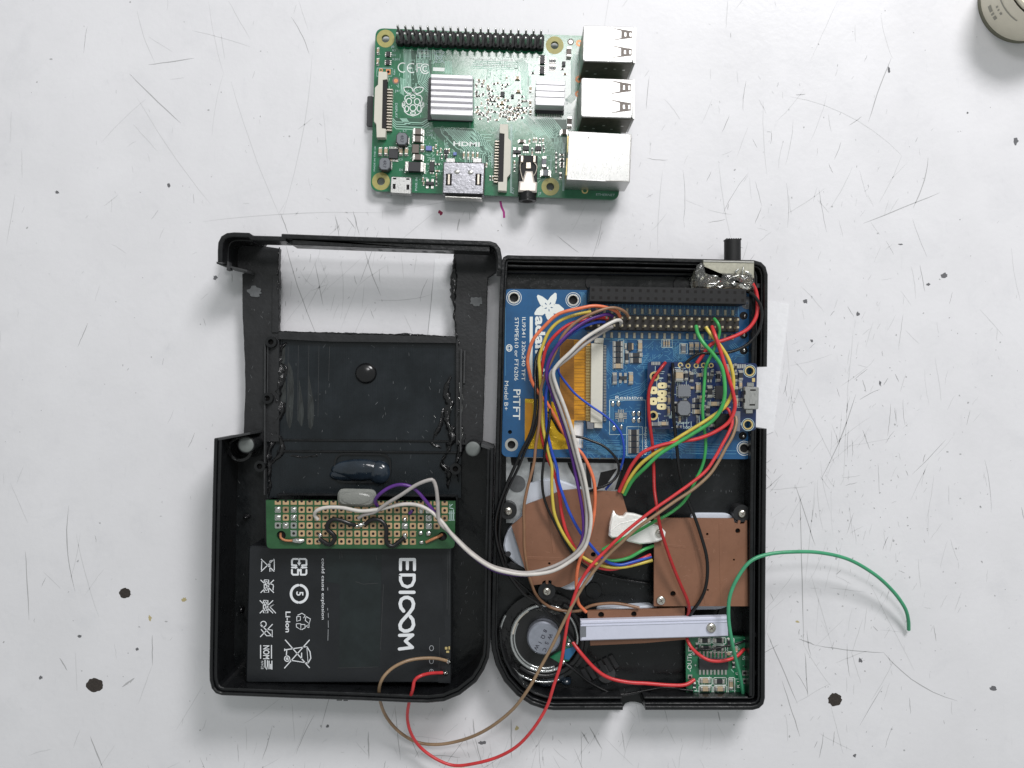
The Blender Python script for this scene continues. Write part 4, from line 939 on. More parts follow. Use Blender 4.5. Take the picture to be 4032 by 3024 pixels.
lines([[(1577, 2264), (1631, 2264), (1631, 2285), (1622, 2304), (1604, 2311), (1586, 2304), (1577, 2285), (1577, 2264)]], z, 12, 'print', bt, 'printed_letter')
lines([[(1576, 2332), (1630, 2332)]], z, 13, 'print', bt, 'printed_letter')
s_ = [zB(*p) for p in ((598, 492), (565, 450), (555, 400), (570, 350), (610, 325), (650, 322), (700, 345), (722, 400), (712, 455), (670, 515), (625, 565), (575, 620), (553, 665), (560, 715), (605, 742), (650, 740), (700, 715), (722, 665), (712, 600), (682, 562))]
lines([s_], z, 13.5, 'print', bt, 'printed_letter')
lines([[zB(548, 795), zB(712, 790), zB(620, 865), zB(708, 945), zB(545, 965)]], z, 12.5, 'print', bt, 'printed_letter')
def zC(x, y): return (800+x/3.16, 2250+y/3.16)
def zD(x, y): return (800+x/3.16, 1750+y/3.16)
text('could cause explosion', 1272, 2198, z, 12, 90, 'print', bt, wpx=240)
text('Li-ion', 1133, 2406, z, 19, 90, 'print', bt, wpx=82, bold=0.02)
text('NOM', 1047, 2540, z, 24, 90, 'print', bt, wpx=54, bold=0.02)
text('NYCE', 1032, 2602, z, 9, 90, 'print', bt, wpx=32)
L4 = 4
# puzzle-arrow recycling square
sq = [[zD(*p) for p in l] for l in ([(1195, 1425), (1120, 1425), (1105, 1440), (1105, 1500), (1160, 1505)], [(1195, 1425), (1270, 1425), (1285, 1440), (1285, 1500), (1230, 1505)],
      [(1105, 1560), (1105, 1605), (1120, 1620), (1180, 1620), (1180, 1555)], [(1285, 1560), (1285, 1605), (1270, 1620), (1215, 1620), (1215, 1555)], [(1195, 1425), (1195, 1480)], [(1105, 1530), (1160, 1530)], [(1285, 1530), (1230, 1530)])]
lines(sq, z, 7, 'print', bt, 'recycling_mark')
b = MB()
for t3 in ([(1170, 1470), (1220, 1470), (1195, 1510)], [(1170, 1580), (1220, 1580), (1195, 1545)], [(1145, 1505), (1145, 1550), (1180, 1528)], [(1245, 1505), (1245, 1550), (1210, 1528)]):
    b.flat(PP([zD(*p) for p in t3], z), z+0.05)
obj('arrow_heads', b, 'print', bt)
lines([[zC(*p) for p in arc(1195, 278, 102, 108, -80, 85)], [zC(*p) for p in arc(1195, 278, 102, 108, 100, 262)]], z, 10, 'print', bt, 'circle_arrows')
text('5', 1179, 2328, z, 27, 90, 'print', bt, name='printed_digit', bold=0.02)
lines([[zC(*p) for p in l] for l in ([(1165, 560), (1165, 620), (1210, 605), (1210, 560), (1165, 560)], [(1175, 545), (1230, 520), (1270, 545), (1250, 580)], [(1280, 560), (1335, 590), (1320, 650), (1270, 610), (1280, 560)], [(1315, 700), (1320, 660), (1275, 680), (1315, 700)],
      [(1160, 650), (1160, 690), (1215, 725), (1215, 650), (1160, 650)], [(1225, 725), (1270, 700), (1265, 660), (1220, 660)])], z, 3, 'print', bt, 'recycling_triangle')
lines([[zC(*p) for p in l] for l in ([(1020, 850), (1325, 1200)], [(1325, 850), (1010, 1205)], [(1020, 975), (1290, 935), (1305, 1140), (1060, 1100)], [(1290, 935), (1330, 1000), (1340, 1080), (1305, 1140)], [(1015, 960), (1015, 990)], [(1040, 980), (1035, 1055)], [(1225, 1010), (1225, 1090)])]
      + [[zC(*p) for p in arc(1045, 1085, 32, 34)], [zC(*p) for p in arc(1045, 1085, 10, 10)]], z, 4, 'print', bt, 'crossed_bin_mark')
lines([[zC(*p) for p in l] for l in ([(715, 915), (715, 1085)], [(850, 915), (850, 1085)], [(855, 1110), (855, 1220)], [(770, 1100), (770, 1190), (790, 1220), (800, 1170), (800, 1105)], [(820, 1110), (820, 1215)], [(840, 1150), (840, 1215)])], z, 4, 'print', bt, 'printed_bars')
for oy in (0,):
    for nm, segs in (('no_heat_mark', [[(720, 1425), (885, 1580)], [(885, 1425), (720, 1580)], [(730, 1450), (725, 1560)], [(830, 1450), (885, 1430), (885, 1560), (830, 1580), (830, 1450)]]),):
        lines([[zD(*p) for p in l] for l in segs], z, 3.5, 'print', bt, nm)
for base, ext in (((715, 105), [(830, 150), (870, 165), (875, 185), (870, 210), (870, 235)]), ((705, 360), [(830, 440), (895, 400), (830, 440), (905, 520)])):
    x, y = base; seg = [[(x, y), (x+165, y+160)], [(x+165, y), (x, y+160)], [(x+45, y), (x+100, y), (x+100, y+155), (x+45, y+155), (x+45, y)], ext]
    lines([[zC(*p) for p in l] for l in seg], z, 3.5, 'print', bt, 'no_charge_mark')
    lines([[zC(*p) for p in arc(x+72, y+35, 12, 18)], [zC(*p) for p in arc(x+72, y+115, 12, 18)]], z, 2.5, 'print', bt, 'printed_mark')
lines([[zC(*p) for p in l] for l in ([(710, 650), (865, 815)], [(865, 655), (710, 815)], [(720, 720), (790, 800), (860, 800), (860, 730), (790, 720)])] + [[zC(*p) for p in arc(750, 655, 35, 35)]], z, 3.5, 'print', bt, 'no_child_mark')
for sg in ([(1345, 2170), (1347, 2196)], [(1338, 2172), (1338, 2200)], [(1770, 2170), (1768, 2420)], [(1764, 2175), (1760, 2400)], [(1731, 2510), (1728, 2680)], [(1480, 2185), (1484, 2205)], [(1510, 2300), (1498, 2560)], [(1400, 2290), (1430, 2300), (1490, 2296)], [(1330, 2630), (1490, 2626)]):
    b = MB(); b.strip(PP(sg, BZ+0.1), BZ+0.08, 0.16, 0.02); obj('wrap_crease', b, 'cutface', bt)
for y in (2552, 2603, 2645):
    lines([arc(1699, y, 8, 10)], z+0.02, 2.5, 'print_dim', bt, 'terminal_mark')
lines([[(1691, 2645), (1707, 2645)], [(1699, 2637), (1699, 2653)]], z+0.02, 2, 'print_dim', bt, 'plus_mark')
lines([[zC(1550, 200), zC(1550, 235)], [zC(1548, 455), zC(1550, 485)], [zC(1556, 515), zC(1558, 575)], [zC(1556, 610), zC(1558, 700)], [zC(1556, 720), zC(1552, 860)]], z, 2, 'print_dim', bt, 'torn_print')
for x, y, w, h in ((1757, 2552, 10, 10), (1769, 2551, 6, 12), (1763, 2566, 12, 8)):
    q = P(x, y, BZ); b = MB(); b.box(q.x, q.y, w*S(BZ), h*S(BZ), BZ-0.3, BZ+0.25, bev=0.05); obj('contact', b, 'gold', bt)
for x, y in ((1765, 2605), (1755, 2650)):
    q = P(x, y, BZ); b = MB(); b.dome(q.x, q.y, BZ, 1.0, 0.9, 0.8, 12, 4, jit=0.2, rg=rnd); obj('solder_joint', b, 'solder', bt)

# ================================================================ perforated board
VZ = 18.8
pf = thing('perforated_board', 'narrow green perforated board with copper pads lying across the top of the battery', 'circuit board', 1420, 2065, 14)
hls = [P(1107, 2108, VZ), P(1742, 2112, VZ)]
b = MB(); b.prism(rounded(PP([(1047, 1970), (1793, 1974), (1790, 2160), (1050, 2160)], VZ), [0, 0, 1.6, 1.6], 4), VZ-1.5, VZ, holes=[circ(h.x, h.y, 1.5, 16) for h in hls]); obj('board', b, 'perf', pf)
b = MB(); b.box(P(1420, 2100, 15).x, P(1420, 2100, 15).y, 50, 9, BZ+0.03, VZ-1.52); obj('foam_spacer', b, 'black_matte', pf)
pb = MB(); k = 1.0; pb.prism(rounded([Vector((-k, -k)), Vector((k, -k)), Vector((k, k)), Vector((-k, k))], 0.35, 2), -0.05, 0.06, bev=0.03, m=0); pb.cyl(0, 0, 0.48, 0, 0.075, 10, m=1)
padm = pb.mesh('pad', ['pad', 'hole'], (0, 0, 0)); padt = pb.mesh('tinned_pad', ['solder', 'hole'], (0, 0, 0))
hb = MB(); k = 1.0; hb.prism([Vector((-k, -0.85)), Vector((k, -0.85)), Vector((k, 0.4)), Vector((-k, 0.4))], -0.05, 0.06, bev=0.03); hb.cyl(0, 0.35, 0.45, 0, 0.072, 10, m=1)
padh = hb.mesh('cut_pad', ['pad', 'hole'], (0, 0, 0))
for r, y in enumerate((1977, 2007, 2038, 2069, 2100, 2131)):
    for c_ in range(22):
        if r == 4 and (c_ < 2 or c_ > 19): continue
        if r == 5 and (c_ < 4 or c_ > 17): continue
        if r == 3 and c_ > 20: continue
        if r in (4, 5) and c_ in (18, 19): continue
        x = 1094+31.28*c_; q = P(x, y+c_*0.12, VZ)
        tin = (c_ in (0, 2) and r in (0, 1, 2, 3, 4)) or (c_ in (19,) and r in (1, 2, 3)) or (c_ == 16 and r in (3,)) or (r == 3 and c_ in (1,))
        inst('tinned_pad' if tin else 'pad', padh if r == 0 else (padt if tin else padm), pf, q)
for h in hls:
    b = MB(); b.cyl(h.x, h.y, 1.45, VZ-1.4, VZ-0.9, 16); obj('hole_shade', b, 'hole', pf)
for x, y, rx, ry, h in ((1173, 2128, 31, 12, 1.3), (1420, 2066, 15, 11, 1.1), (1262, 2108, 10, 12, 0.9), (1259, 2128, 8, 8, 0.7), (1594, 2045, 10, 10, 0.9), (1594, 2112, 11, 16, 1.0), (1688, 2100, 12, 12, 0.8), (1657, 2098, 10, 10, 0.8), (1690, 2036, 10, 9, 0.7), (1094, 2006, 12, 11, 0.6), (1156, 2008, 12, 11, 0.6), (1094, 2038, 12, 11, 0.5), (1157, 2038, 12, 12, 0.8), (1436, 2060, 12, 10, 0.9), (1405, 2070, 9, 8, 0.8), (1688, 2070, 11, 11, 0.5), (1595, 2074, 11, 11, 0.6), (1658, 2012, 9, 12, 0.5), (1662, 1998, 10, 8, 0.7), (1125, 2068, 10, 10, 0.8), (1660, 2135, 10, 8, 0.6)):
    q = P(x, y, VZ); b = MB(); b.dome(q.x, q.y, VZ+0.03, rx*S(VZ), ry*S(VZ), h, 16, 5, jit=0.08, rg=rnd); obj('solder_blob', b, 'solder', pf)
b = MB(); b.tube(catmull([P(1105, 2100, VZ-1), P(1106, 2118, VZ+0.5), P(1125, 2128, VZ+0.9), P(1150, 2129, VZ+0.9)]), 0.42, 8); obj('bare_copper_lead', b, 'copper', pf)
b = MB(); b.tube(catmull([P(1740, 2105, VZ-1), P(1728, 2112, VZ+0.6), P(1705, 2122, VZ+0.9), P(1678, 2135, VZ+0.4)]), 0.5, 8); obj('bare_copper_lead', b, 'copper', pf)
lines([[(1772, 1985), (1768, 1997), (1782, 1985)], [(1770, 2000), (1785, 2003)], [(1772, 2010), (1772, 2045)], [(1779, 2010), (1779, 2050)], [(1786, 2006), (1786, 2050)], [(1766, 2020), (1790, 2020)], [(1766, 2048), (1790, 2048)]], VZ, 2.5, 'silk_dim', pf, 'printed_mark')

# ================================================================ right case half
RR = 13.0
rc = thing('front_case_half', 'right half of the black plastic case, open and filled with boards and coloured wires', 'plastic case', 2480, 1900, 0, 'opened black case halves')
seg1 = PP([(3021, 1444), (3023, 1300), (3024, 1080), (3016, 1050), (2998, 1032), (2970, 1024), (2500, 1013), (2062, 1006), (1998, 1004), (1982, 1012), (1974, 1030), (1965, 1200), (1958, 1500), (1950, 1800), (1942, 2100), (1936, 2350), (1932, 2500), (1936, 2560), (1952, 2620), (1985, 2685), (2035, 2740), (2090, 2776), (2140, 2793), (2180, 2798), (2453, 2797)], RR)
seg2 = PP([(2542, 2797), (2700, 2797), (2965, 2797), (2990, 2790), (3007, 2774), (3013, 2750), (3014, 2400), (3017, 2000), (3020, 1688)], RR)
for sg in (seg1, seg2):
    b = MB(); wall(b, sg, 0, 1.35, 0.8, RR, 0.28); obj('outer_wall', b, 'black', rc)
    b = MB(); wall(b, sg, 1.33, 2.05, 1.5, RR-1.0, 0.2); obj('inner_ledge', b, 'black', rc)
for sg in (seg1[:9], seg1[16:], seg2):
    b = MB(); wall(b, sg, 2.7, 3.5, 1.5, RR-2.4, 0.2); obj('inner_rib', b, 'black', rc)
b = MB(); wall(b, seg2[5:], 3.6, 4.8, 1.5, RR-1.6, 0.2); wall(b, seg1[:3], 3.6, 4.8, 1.5, RR-1.6, 0.2); obj('side_rib', b, 'black', rc)
notch = [(2453+89, 2797), (2538, 2783), (2525, 2769), (2500, 2762), (2480, 2762), (2462, 2768), (2455, 2780), (2453, 2797)]
fo = [(2990, 1500), (3000, 1400), (3005, 1060), (2970, 1030), (2000, 1012), (1982, 1030), (1968, 1400), (1950, 2100), (1945, 2500), (1960, 2600), (2000, 2680), (2060, 2740), (2130, 2778), (2180, 2786), (2452, 2786)] + [(2453, 2782), (2462, 2768), (2480, 2762), (2500, 2762), (2525, 2769), (2538, 2783)] + [(2545, 2786), (2960, 2786), (3000, 2760), (3003, 2000), (3000, 1660), (2990, 1640)]
sc_ = S(RR)/S(1)
b = MB(); b.prism(PP([(x, y) if (2440 < x < 2550 and y > 2755) else (2016+(x-2016)*sc_, 1512+(y-1512)*sc_) for x, y in fo], 1.8), 0.3, 2.0); obj('floor', b, 'black_fl', rc)
b = MB(); b.prism(PP([(1992, 1062), (2965, 1078), (2965, 1090), (1992, 1075)], 6), 1.8, 6, bev=0.2); obj('cross_rib', b, 'black', rc)
b = MB(); b.prism(PP([(1990, 1075), (2970, 1090), (2970, 1200), (1985, 1190)], 3.6), 1.9, 3.6); obj('step', b, 'black_fl', rc)
for x, y, r, z, mm in ((2337, 1112, 33, 4.2, 'black_worn'), (2683, 1120, 32, 4.2, 'black_worn'), (2337, 2325, 32, 2.6, 'black_fl'), (2388, 2655, 36, 2.6, 'cutface'), (2885, 2205, 30, 2.5, 'black_fl'), (2860, 2420, 34, 2.5, 'black_fl')):
    q = P(x, y, z); b = MB(); b.cyl(q.x, q.y, r*S(z), 1.5, z, 24, bev=0.12); obj('moulded_disc', b, mm, rc)
for i in range(6):
    x = 2285+i*22; y = 2610-i*11
    b = MB(); b.prism(PP([(x, y+30), (x+16, y+22), (x+44, y+70), (x+28, y+80)], 3.0), 1.9, 3.0, bev=0.12); obj('grille_bar', b, 'black_worn', rc)
for y0, y1, x0, x1 in ((2745, 2749, 2070, 2440), (2745, 2749, 2560, 2960)):
    b = MB(); b.prism(PP([(x0, y0), (x1, y0), (x1, y1), (x0, y1)], 8), 2, 8, bev=0.1); obj('floor_rib', b, 'black_worn', rc)
for x, y, z in ((2965, 2500, 9), (2968, 2650, 9), (2740, 2748, 8), (2990, 1125, 11)):
    b = MB(); q = P(x, y, z); b.box(q.x, q.y, 2.2, 1.6, 2, z, bev=0.15); obj('moulded_block', b, 'black_worn', rc)
for x, y, z in ((2001, 2012, 9.0), (2922, 2022, 9.0), (2153, 2328, 9.0)):
    q = P(x, y, z); b = MB(); b.ring(q.x, q.y, 2.9, 1.2, 2.0, z-0.2, 24); po = obj('screw_post', b, 'black_worn', rc); screw(x, y, z-0.2, 16, po, rnd.uniform(0, 80))
b = MB()
for i in range(90):
    x, y = rnd.choice(((rnd.uniform(2340, 2690), rnd.uniform(2550, 2740)), (rnd.uniform(2350, 2560), rnd.uniform(2240, 2380)), (rnd.uniform(2000, 2300), rnd.uniform(1085, 1130)))); z = 2.0 if y > 1200 else 3.6
    a = rnd.gauss(1.5, 0.6); L_ = rnd.uniform(2, 14); b.strip(PP([(x, y), (x+L_*math.cos(a), y+L_*math.sin(a))], z), z+0.005, rnd.uniform(0.06, 0.13), 0.015)
obj('dust_streak', b, 'greyfade', rc, kind='stuff')
# zinc plate and black tape seen below the blue board
b = MB(); b.prism(PP([(1992, 1790), (2460, 1798), (2462, 2060), (1992, 2060)], 3.4), 2.02, 3.4, bev=0.1); pl = obj('metal_plate', b, 'shield', rc)
b = MB(); q = P(2036, 1905, 3.6); b.cyl(q.x, q.y, 2.9, 3.3, 3.65, 26, bev=0.05); obj('grey_dot', b, 'greyfade', pl)
for pts in ([(2010, 1800), (2045, 1798), (2050, 1822), (2030, 1838), (2014, 1830)], [(2075, 1803), (2560, 1810), (2560, 1826), (2080, 1819)], [(2088, 1820), (2108, 1822), (2096, 1900), (2086, 1960), (2078, 1950)], [(2234, 1822), (2262, 1822), (2290, 1850), (2300, 1900), (2275, 1925), (2262, 1880), (2240, 1840)], [(2306, 1824), (2322, 1826), (2330, 1920), (2312, 1918)],
            [(2365, 1860), (2430, 1845), (2380, 1920), (2350, 1925)], [(2445, 1850), (2500, 1848), (2450, 1925), (2420, 1928)]):
    b = MB(); b.prism(PP(pts, 3.5), 3.2, 3.5); obj('plate_gap', b, 'black_matte', pl)
b = MB(); b.prism(PP([(2462, 1800), (2934, 1806), (2930, 2045), (2400, 2045), (2440, 1900)], 3.9), 2.02, 3.9, bev=0.12); tp = obj('display_back', b, 'black_fl', rc)
b = MB()
for i in range(46):
    x, y = rnd.uniform(2480, 2890), rnd.choice((1833, 1870, 1873, 1935)); q = P(x, y+rnd.uniform(-3, 3), 4); b.box(q.x, q.y, 0.12, rnd.uniform(0.3, 1.0), 3.85, 3.925)
obj('faint_print', b, 'greyfade', tp, kind='stuff')

# ================================================================ blue display board
DZ = 8.0
db = thing('display_board', 'bright blue display driver board with long black header in the upper right case', 'circuit board', 2470, 1470, 4)
co = [(1981, 1137), (2300, 1142), (2972, 1154), (2961, 1808), (1974, 1799)]
dh = [(2024, 1172, 18), (2257, 1181, 18), (2930, 1765, 17), (2014, 1751, 16), (2008, 1701, 8)]
cut = [(2067, 1570), (2095, 1568), (2100, 1640), (2262, 1652), (2298, 1652), (2296, 1765), (2066, 1770)]
b = MB(); b.prism(rounded(PP(co, DZ), [2.6, 0, 2.6, 2.6, 2.6], 6), DZ-1.5, DZ, holes=[circ(P(x, y, DZ).x, P(x, y, DZ).y, r*S(DZ), 20) for x, y, r in dh] + [PP(cut, DZ)])
obj('board', b, 'blue', db)
b = MB(); b.prism(PP([(2000, 1160), (2950, 1175), (2945, 1790), (2000, 1780)], 5), 3.95, DZ-1.6); obj('display_module', b, 'black_matte', db)
b = MB(); b.prism(PP([(2060, 1560), (2300, 1560), (2300, 1775), (2060, 1775)], DZ-1.3), DZ-1.6, DZ-1.3); obj('backlight_film', b, 'whitebright', db)
for x, y, r, ri in ((2024, 1172, 24, 18), (2257, 1181, 24, 18), (2930, 1765, 23, 17), (2014, 1751, 26, 16)):
    q = P(x, y, DZ); b = MB(); b.ring(q.x, q.y, r*S(DZ), ri*S(DZ)*0.98, DZ-1.4, DZ+0.06, 28); obj('mounting_ring', b, 'tin', db)
    if r != 26:
        b = MB(); b.ring(q.x, q.y, (r+6)*S(DZ), (r+4)*S(DZ), DZ-0.1, DZ+0.04, 28); obj('printed_ring', b, 'silk', db)
q = P(2942, 1193, DZ); b = MB(); b.ring(q.x, q.y, 2.1, 0.2, DZ-0.2, DZ+0.08, 26); obj('grey_pad', b, 'chipgrey', db)
# flower mark
def zE(x, y): return (1940+x/3.687, 980+y/3.687)
for pts in ([(800, 750), (720, 690), (655, 665), (640, 690), (655, 740), (690, 810), (760, 870), (820, 860)], [(800, 750), (840, 690), (905, 635), (928, 650), (928, 720), (905, 800), (860, 860), (815, 850)],
            [(905, 800), (960, 805), (1035, 870), (1035, 900), (980, 935), (890, 940), (830, 880), (850, 820)], [(870, 900), (890, 960), (875, 1020), (830, 1055), (790, 1020), (765, 960), (775, 900), (820, 850)],
            [(770, 930), (720, 965), (610, 960), (605, 930), (640, 870), (700, 825), (790, 830), (810, 880)]):
    b = MB(); b.prism(PP([zE(*p) for p in pts], DZ), DZ-0.3, DZ+0.05); obj('flower_petal', b, 'silk', db)
b = MB(); b.cyl(P(*zE(815, 865), DZ).x, P(*zE(815, 865), DZ).y, 2.2, DZ-0.3, DZ+0.056, 18); obj('flower_centre', b, 'silk', db)
b = MB()
for x, y, a in ((773, 800, 50), (835, 795, 125), (860, 852, 10), (818, 895, 88), (768, 862, 165)):
    q = P(*zE(x, y), DZ); c_, s2 = math.cos(R(-a)), math.sin(R(-a)); pts = [Vector((q.x+u*c_-v*s2, q.y+u*s2+v*c_)) for u, v in ((-.55, 0), (-.2, .2), (.55, 0), (-.2, -.2))]; b.flat(pts, DZ+0.075)
obj('flower_mark', b, 'blue', db)
def TD(s, x, y, h, ang=90, m='silk', w=None, bold=0.0): return text(s, x, y, DZ+0.02, h, ang, m, db, bold=bold, wpx=w)
b = MB(); b.prism(PP([(2086, 1247), (2098, 1247), (2096, 1500), (2084, 1500)], DZ), DZ-0.2, DZ+0.05); obj('printed_bar', b, 'silk', db)
TD('adafruit', 2125, 1246, 37, 90, 'silk', 250, 0.035)
TD('ILI9341 320x240 TFT', 2062, 1247, 14, 90.5, 'silk', 250); TD('STMPE610 or FT6206', 2034, 1249, 15, 90.5, 'silk', 248)
TD('PiTFT', 2034, 1530, 28, 91, 'silk', 120, 0.01); TD('Model B+', 1994, 1498, 15, 91, 'silk', 115)
lines([arc(2005, 1370, 11, 13), [(2000, 1364), (2010, 1364), (2010, 1377), (2000, 1377), (2000, 1364)]], DZ, 3.5, 'silk', db)
TD('Resistive', 2421, 1566, 13, 0, 'silk', 108); TD('Capacitive', 2541, 1792, 11, -90, 'silk', 110)
# traces
tr = MB()
def bd(pts, n, dx, dy, w=2.2):
    for i in range(n): tr.strip(PP([(x+dx*i, y+dy*i) for x, y in pts], DZ), DZ, w*S(DZ), 0.02)
bd([(2345, 1190), (2345, 1240)], 38, 15.2, 0.3, 3)
bd([(2330, 1234), (2900, 1239)], 1, 0, 0, 2.5); bd([(2330, 1334), (2780, 1340), (2860, 1345)], 1, 0, 0, 3)
bd([(2400, 1333), (2455, 1333), (2470, 1345)], 3, 0, 6); bd([(2600, 1362), (2640, 1362), (2680, 1420)], 6, 6, 0, 2); bd([(2650, 1360), (2652, 1400), (2680, 1425)], 3, 5, -2, 2)
bd([(2392, 1372), (2400, 1400), (2420, 1420)], 8, -1, 9, 1.6); bd([(2510, 1400), (2550, 1400)], 8, 0, 7, 1.8); bd([(2400, 1560), (2520, 1520), (2548, 1490)], 5, 0, 9, 1.8)
bd([(2315, 1690), (2315, 1720), (2360, 1770), (2440, 1775)], 7, 4.5, -3, 1.8); bd([(2305, 1730), (2440, 1735)], 8, 1, 8, 1.8); bd([(2400, 1590), (2400, 1700)], 4, 5, 0, 1.6)
bd([(2560, 1700), (2620, 1705), (2700, 1745), (2850, 1750)], 5, 0, 10, 1.8); bd([(2570, 1770), (2900, 1775)], 2, 0, 12, 1.8); bd([(2870, 1360), (2900, 1390), (2930, 1400)], 4, 7, -3, 2)
bd([(1990, 1210), (1990, 1480)], 1, 0, 0, 1.5); bd([(2280, 1150), (2290, 1160), (2290, 1230)], 4, 5, 0, 2)
bd([(2310, 1775), (2560, 1782)], 2, 0, 8, 2)
for i in range(420):
    x, y = rnd.choice(((2380, 1760), (2560, 1740), (2590, 1350), (2900, 1420), (2450, 1480), (2500, 1420), (2330, 1740), (2620, 1390), (2450, 1620), (2600, 1760))); x += rnd.gauss(0, 50); y += rnd.gauss(0, 30); a = rnd.choice((0, 45, 90, 135)); L_ = rnd.uniform(6, 26)
    if 1340 < y < 1795 and x < 2940 and not (2545 < x and 1420 < y < 1700): tr.strip(PP([(x, y), (x+L_*math.cos(R(a)), y+L_*math.sin(R(a)))], DZ), DZ, 0.15, 0.021)
obj('copper_traces', tr, 'blue_trace', db, kind='stuff')
# silkscreen boxes
bx = []
for x0, y0, x1, y1 in ((2400, 1575, 2542, 1711), (2468, 1680, 2530, 1795), (2606, 1336, 2647, 1368), (2677, 1353, 2706, 1393), (2434, 1338, 2456, 1430), (2568, 1650, 2575, 1700)):
    bx.append([(x0, y0), (x1, y0), (x1, y1), (x0, y1), (x0, y0)])
lines(bx, DZ, 2.5, 'silk_dim', db, 'printed_frame')
# socket header
SZ = 16.4; s0 = P(2335, 1141, SZ); s1 = P(2925, 1152, SZ); dv = (s1-s0)/19; dn = Vector((dv.y, -dv.x, 0)).normalized()*2.54; rot = math.atan2(dv.y, dv.x)
b = MB(); mid = (s0+s1)/2 + dn/2; b.box(mid.x, mid.y, 51.2, 5.0, DZ+0.03, SZ, rot, bev=0.1); so = obj('socket_header', b, 'black_matte', db)
b = MB(); b.box(0, 0, 0.95, 0.95, 0, 0.02); hm = b.mesh('socket_hole', ['hole'], (0, 0, 0))
for i in range(20):
    for j in range(2): q = s0+dv*i+dn*j; inst('socket_hole', hm, so, (q.x, q.y, SZ+0.002), rot)
# pin header, surface mounted
HZ = 15.0; s0 = P(2328, 1249, HZ); s1 = P(2907, 1258, HZ); dv = (s1-s0)/19; dn = Vector((dv.y, -dv.x, 0)).normalized()*2.6; rot = math.atan2(dv.y, dv.x)
b = MB(); mid = (s0+s1)/2 + dn/2; b.box(mid.x, mid.y, 51.0, 5.0, DZ+0.4, DZ+3.0, rot, bev=0.15); ph = obj('pin_header', b, 'chipbrown', db)
ph.data.materials[0] = mat('dark_brown_header', (0.016, 0.013, 0.012), 0.55, noise=0.2, nscale=1)
pm2 = header_pin_mesh(7.0); b = MB(); b.box(0, 0, 0.85, 1.9, 0, 0.28, bev=0.06, m=0); ft = b.mesh('solder_foot', ['feet'], (0, 0, 0))
pg = pm2.copy(); pg.materials.clear(); pg.materials.append(mat('pin_tip_plating', (0.66, 0.60, 0.44), 0.35, metal=0.5))
for i in range(20):
    for j in range(2):
        q = s0+dv*i+dn*j; inst('pin', pg, ph, (q.x, q.y, DZ+0.1), rot)
        q2 = s0+dv*i+dn*(0.5+(1.45 if j else -1.45)); inst('solder_foot', ft, ph, (q2.x, q2.y-(0.3 if j else -0.3), DZ+0.02), rot)
# amber flat cable, its connector
b = MB(); b.prism(PP([(2205, 1334), (2325, 1340), (2325, 1655), (2262, 1655), (2255, 1700), (2205, 1690)], DZ+0.35), DZ+0.05, DZ+0.30); kp = obj('amber_cable', b, 'kapton', db)
b = MB(); b.prism(PP([(2067, 1570), (2130, 1572), (2258, 1600), (2262, 1766), (2200, 1770), (2066, 1766)], DZ+0.1), DZ-1.2, DZ+0.04); kg = obj('gold_film', b, 'kapton_gold', db)
b = MB(); b.prism(PP([(2068, 1585), (2096, 1588), (2100, 1700), (2068, 1745)], DZ+0.1), DZ-1.1, DZ+0.07); obj('amber_patch', b, 'kapton', db)
b = MB(); b.prism(PP([(2206, 1336), (2260, 1338), (2260, 1652), (2206, 1650)], DZ+0.35), DZ+0.28, DZ+0.308); obj('dark_film', b, mat('brown_film', (0.24, 0.105, 0.016), 0.3, noise=0.25, nscale=0.3), kp)
b = MB()
for i in range(52):
    y = 1343+i*6; x1 = 2262 if i % 3 else 2300
    b.strip(PP([(2212, y), (x1, y+0.5)], DZ+0.4), DZ+0.31, 0.2, 0.02)
for i in range(26): b.strip(PP([(2262, 1343+i*12), (2310, 1343+i*12)], DZ+0.4), DZ+0.31, 0.1, 0.016)
obj('cable_traces', b, 'kapton_line', kp, kind='stuff')
CZ = 10.4; b = MB(); b.prism(PP([(2328, 1352), (2375, 1353), (2372, 1665), (2325, 1664)], CZ), DZ+0.02, CZ, bev=0.12); fc = obj('cable_connector', b, 'cream', db)
for q4, mm in (([(2342, 1330), (2378, 1331), (2376, 1352), (2340, 1350)], 'cream'), ([(2340, 1662), (2372, 1662), (2372, 1686), (2340, 1685)], 'cream'), ([(2310, 1660), (2338, 1661), (2337, 1690), (2312, 1689)], 'chipgrey')):
    b = MB(); b.prism(PP(q4, CZ-0.3), DZ+0.02, CZ-0.3, bev=0.1); obj('end_block', b, mm, fc)
b = MB(); b.box(0, 0, 1.7, 0.24, 0, 0.9, bev=0.05); c1 = b.mesh('contact', ['gold'], (0, 0, 0)); b = MB(); b.box(0, 0, 1.0, 0.24, 0, 0.6, bev=0.05); c2 = b.mesh('contact', ['tin'], (0, 0, 0))
for i in range(50):
    y = 1362+i*6.0; q = P(2316, y, DZ+0.9); inst('contact', c1, fc, (q.x, q.y, DZ+0.3)); q = P(2382, y, DZ+0.6); inst('contact', c2, fc, (q.x, q.y, DZ+0.05))
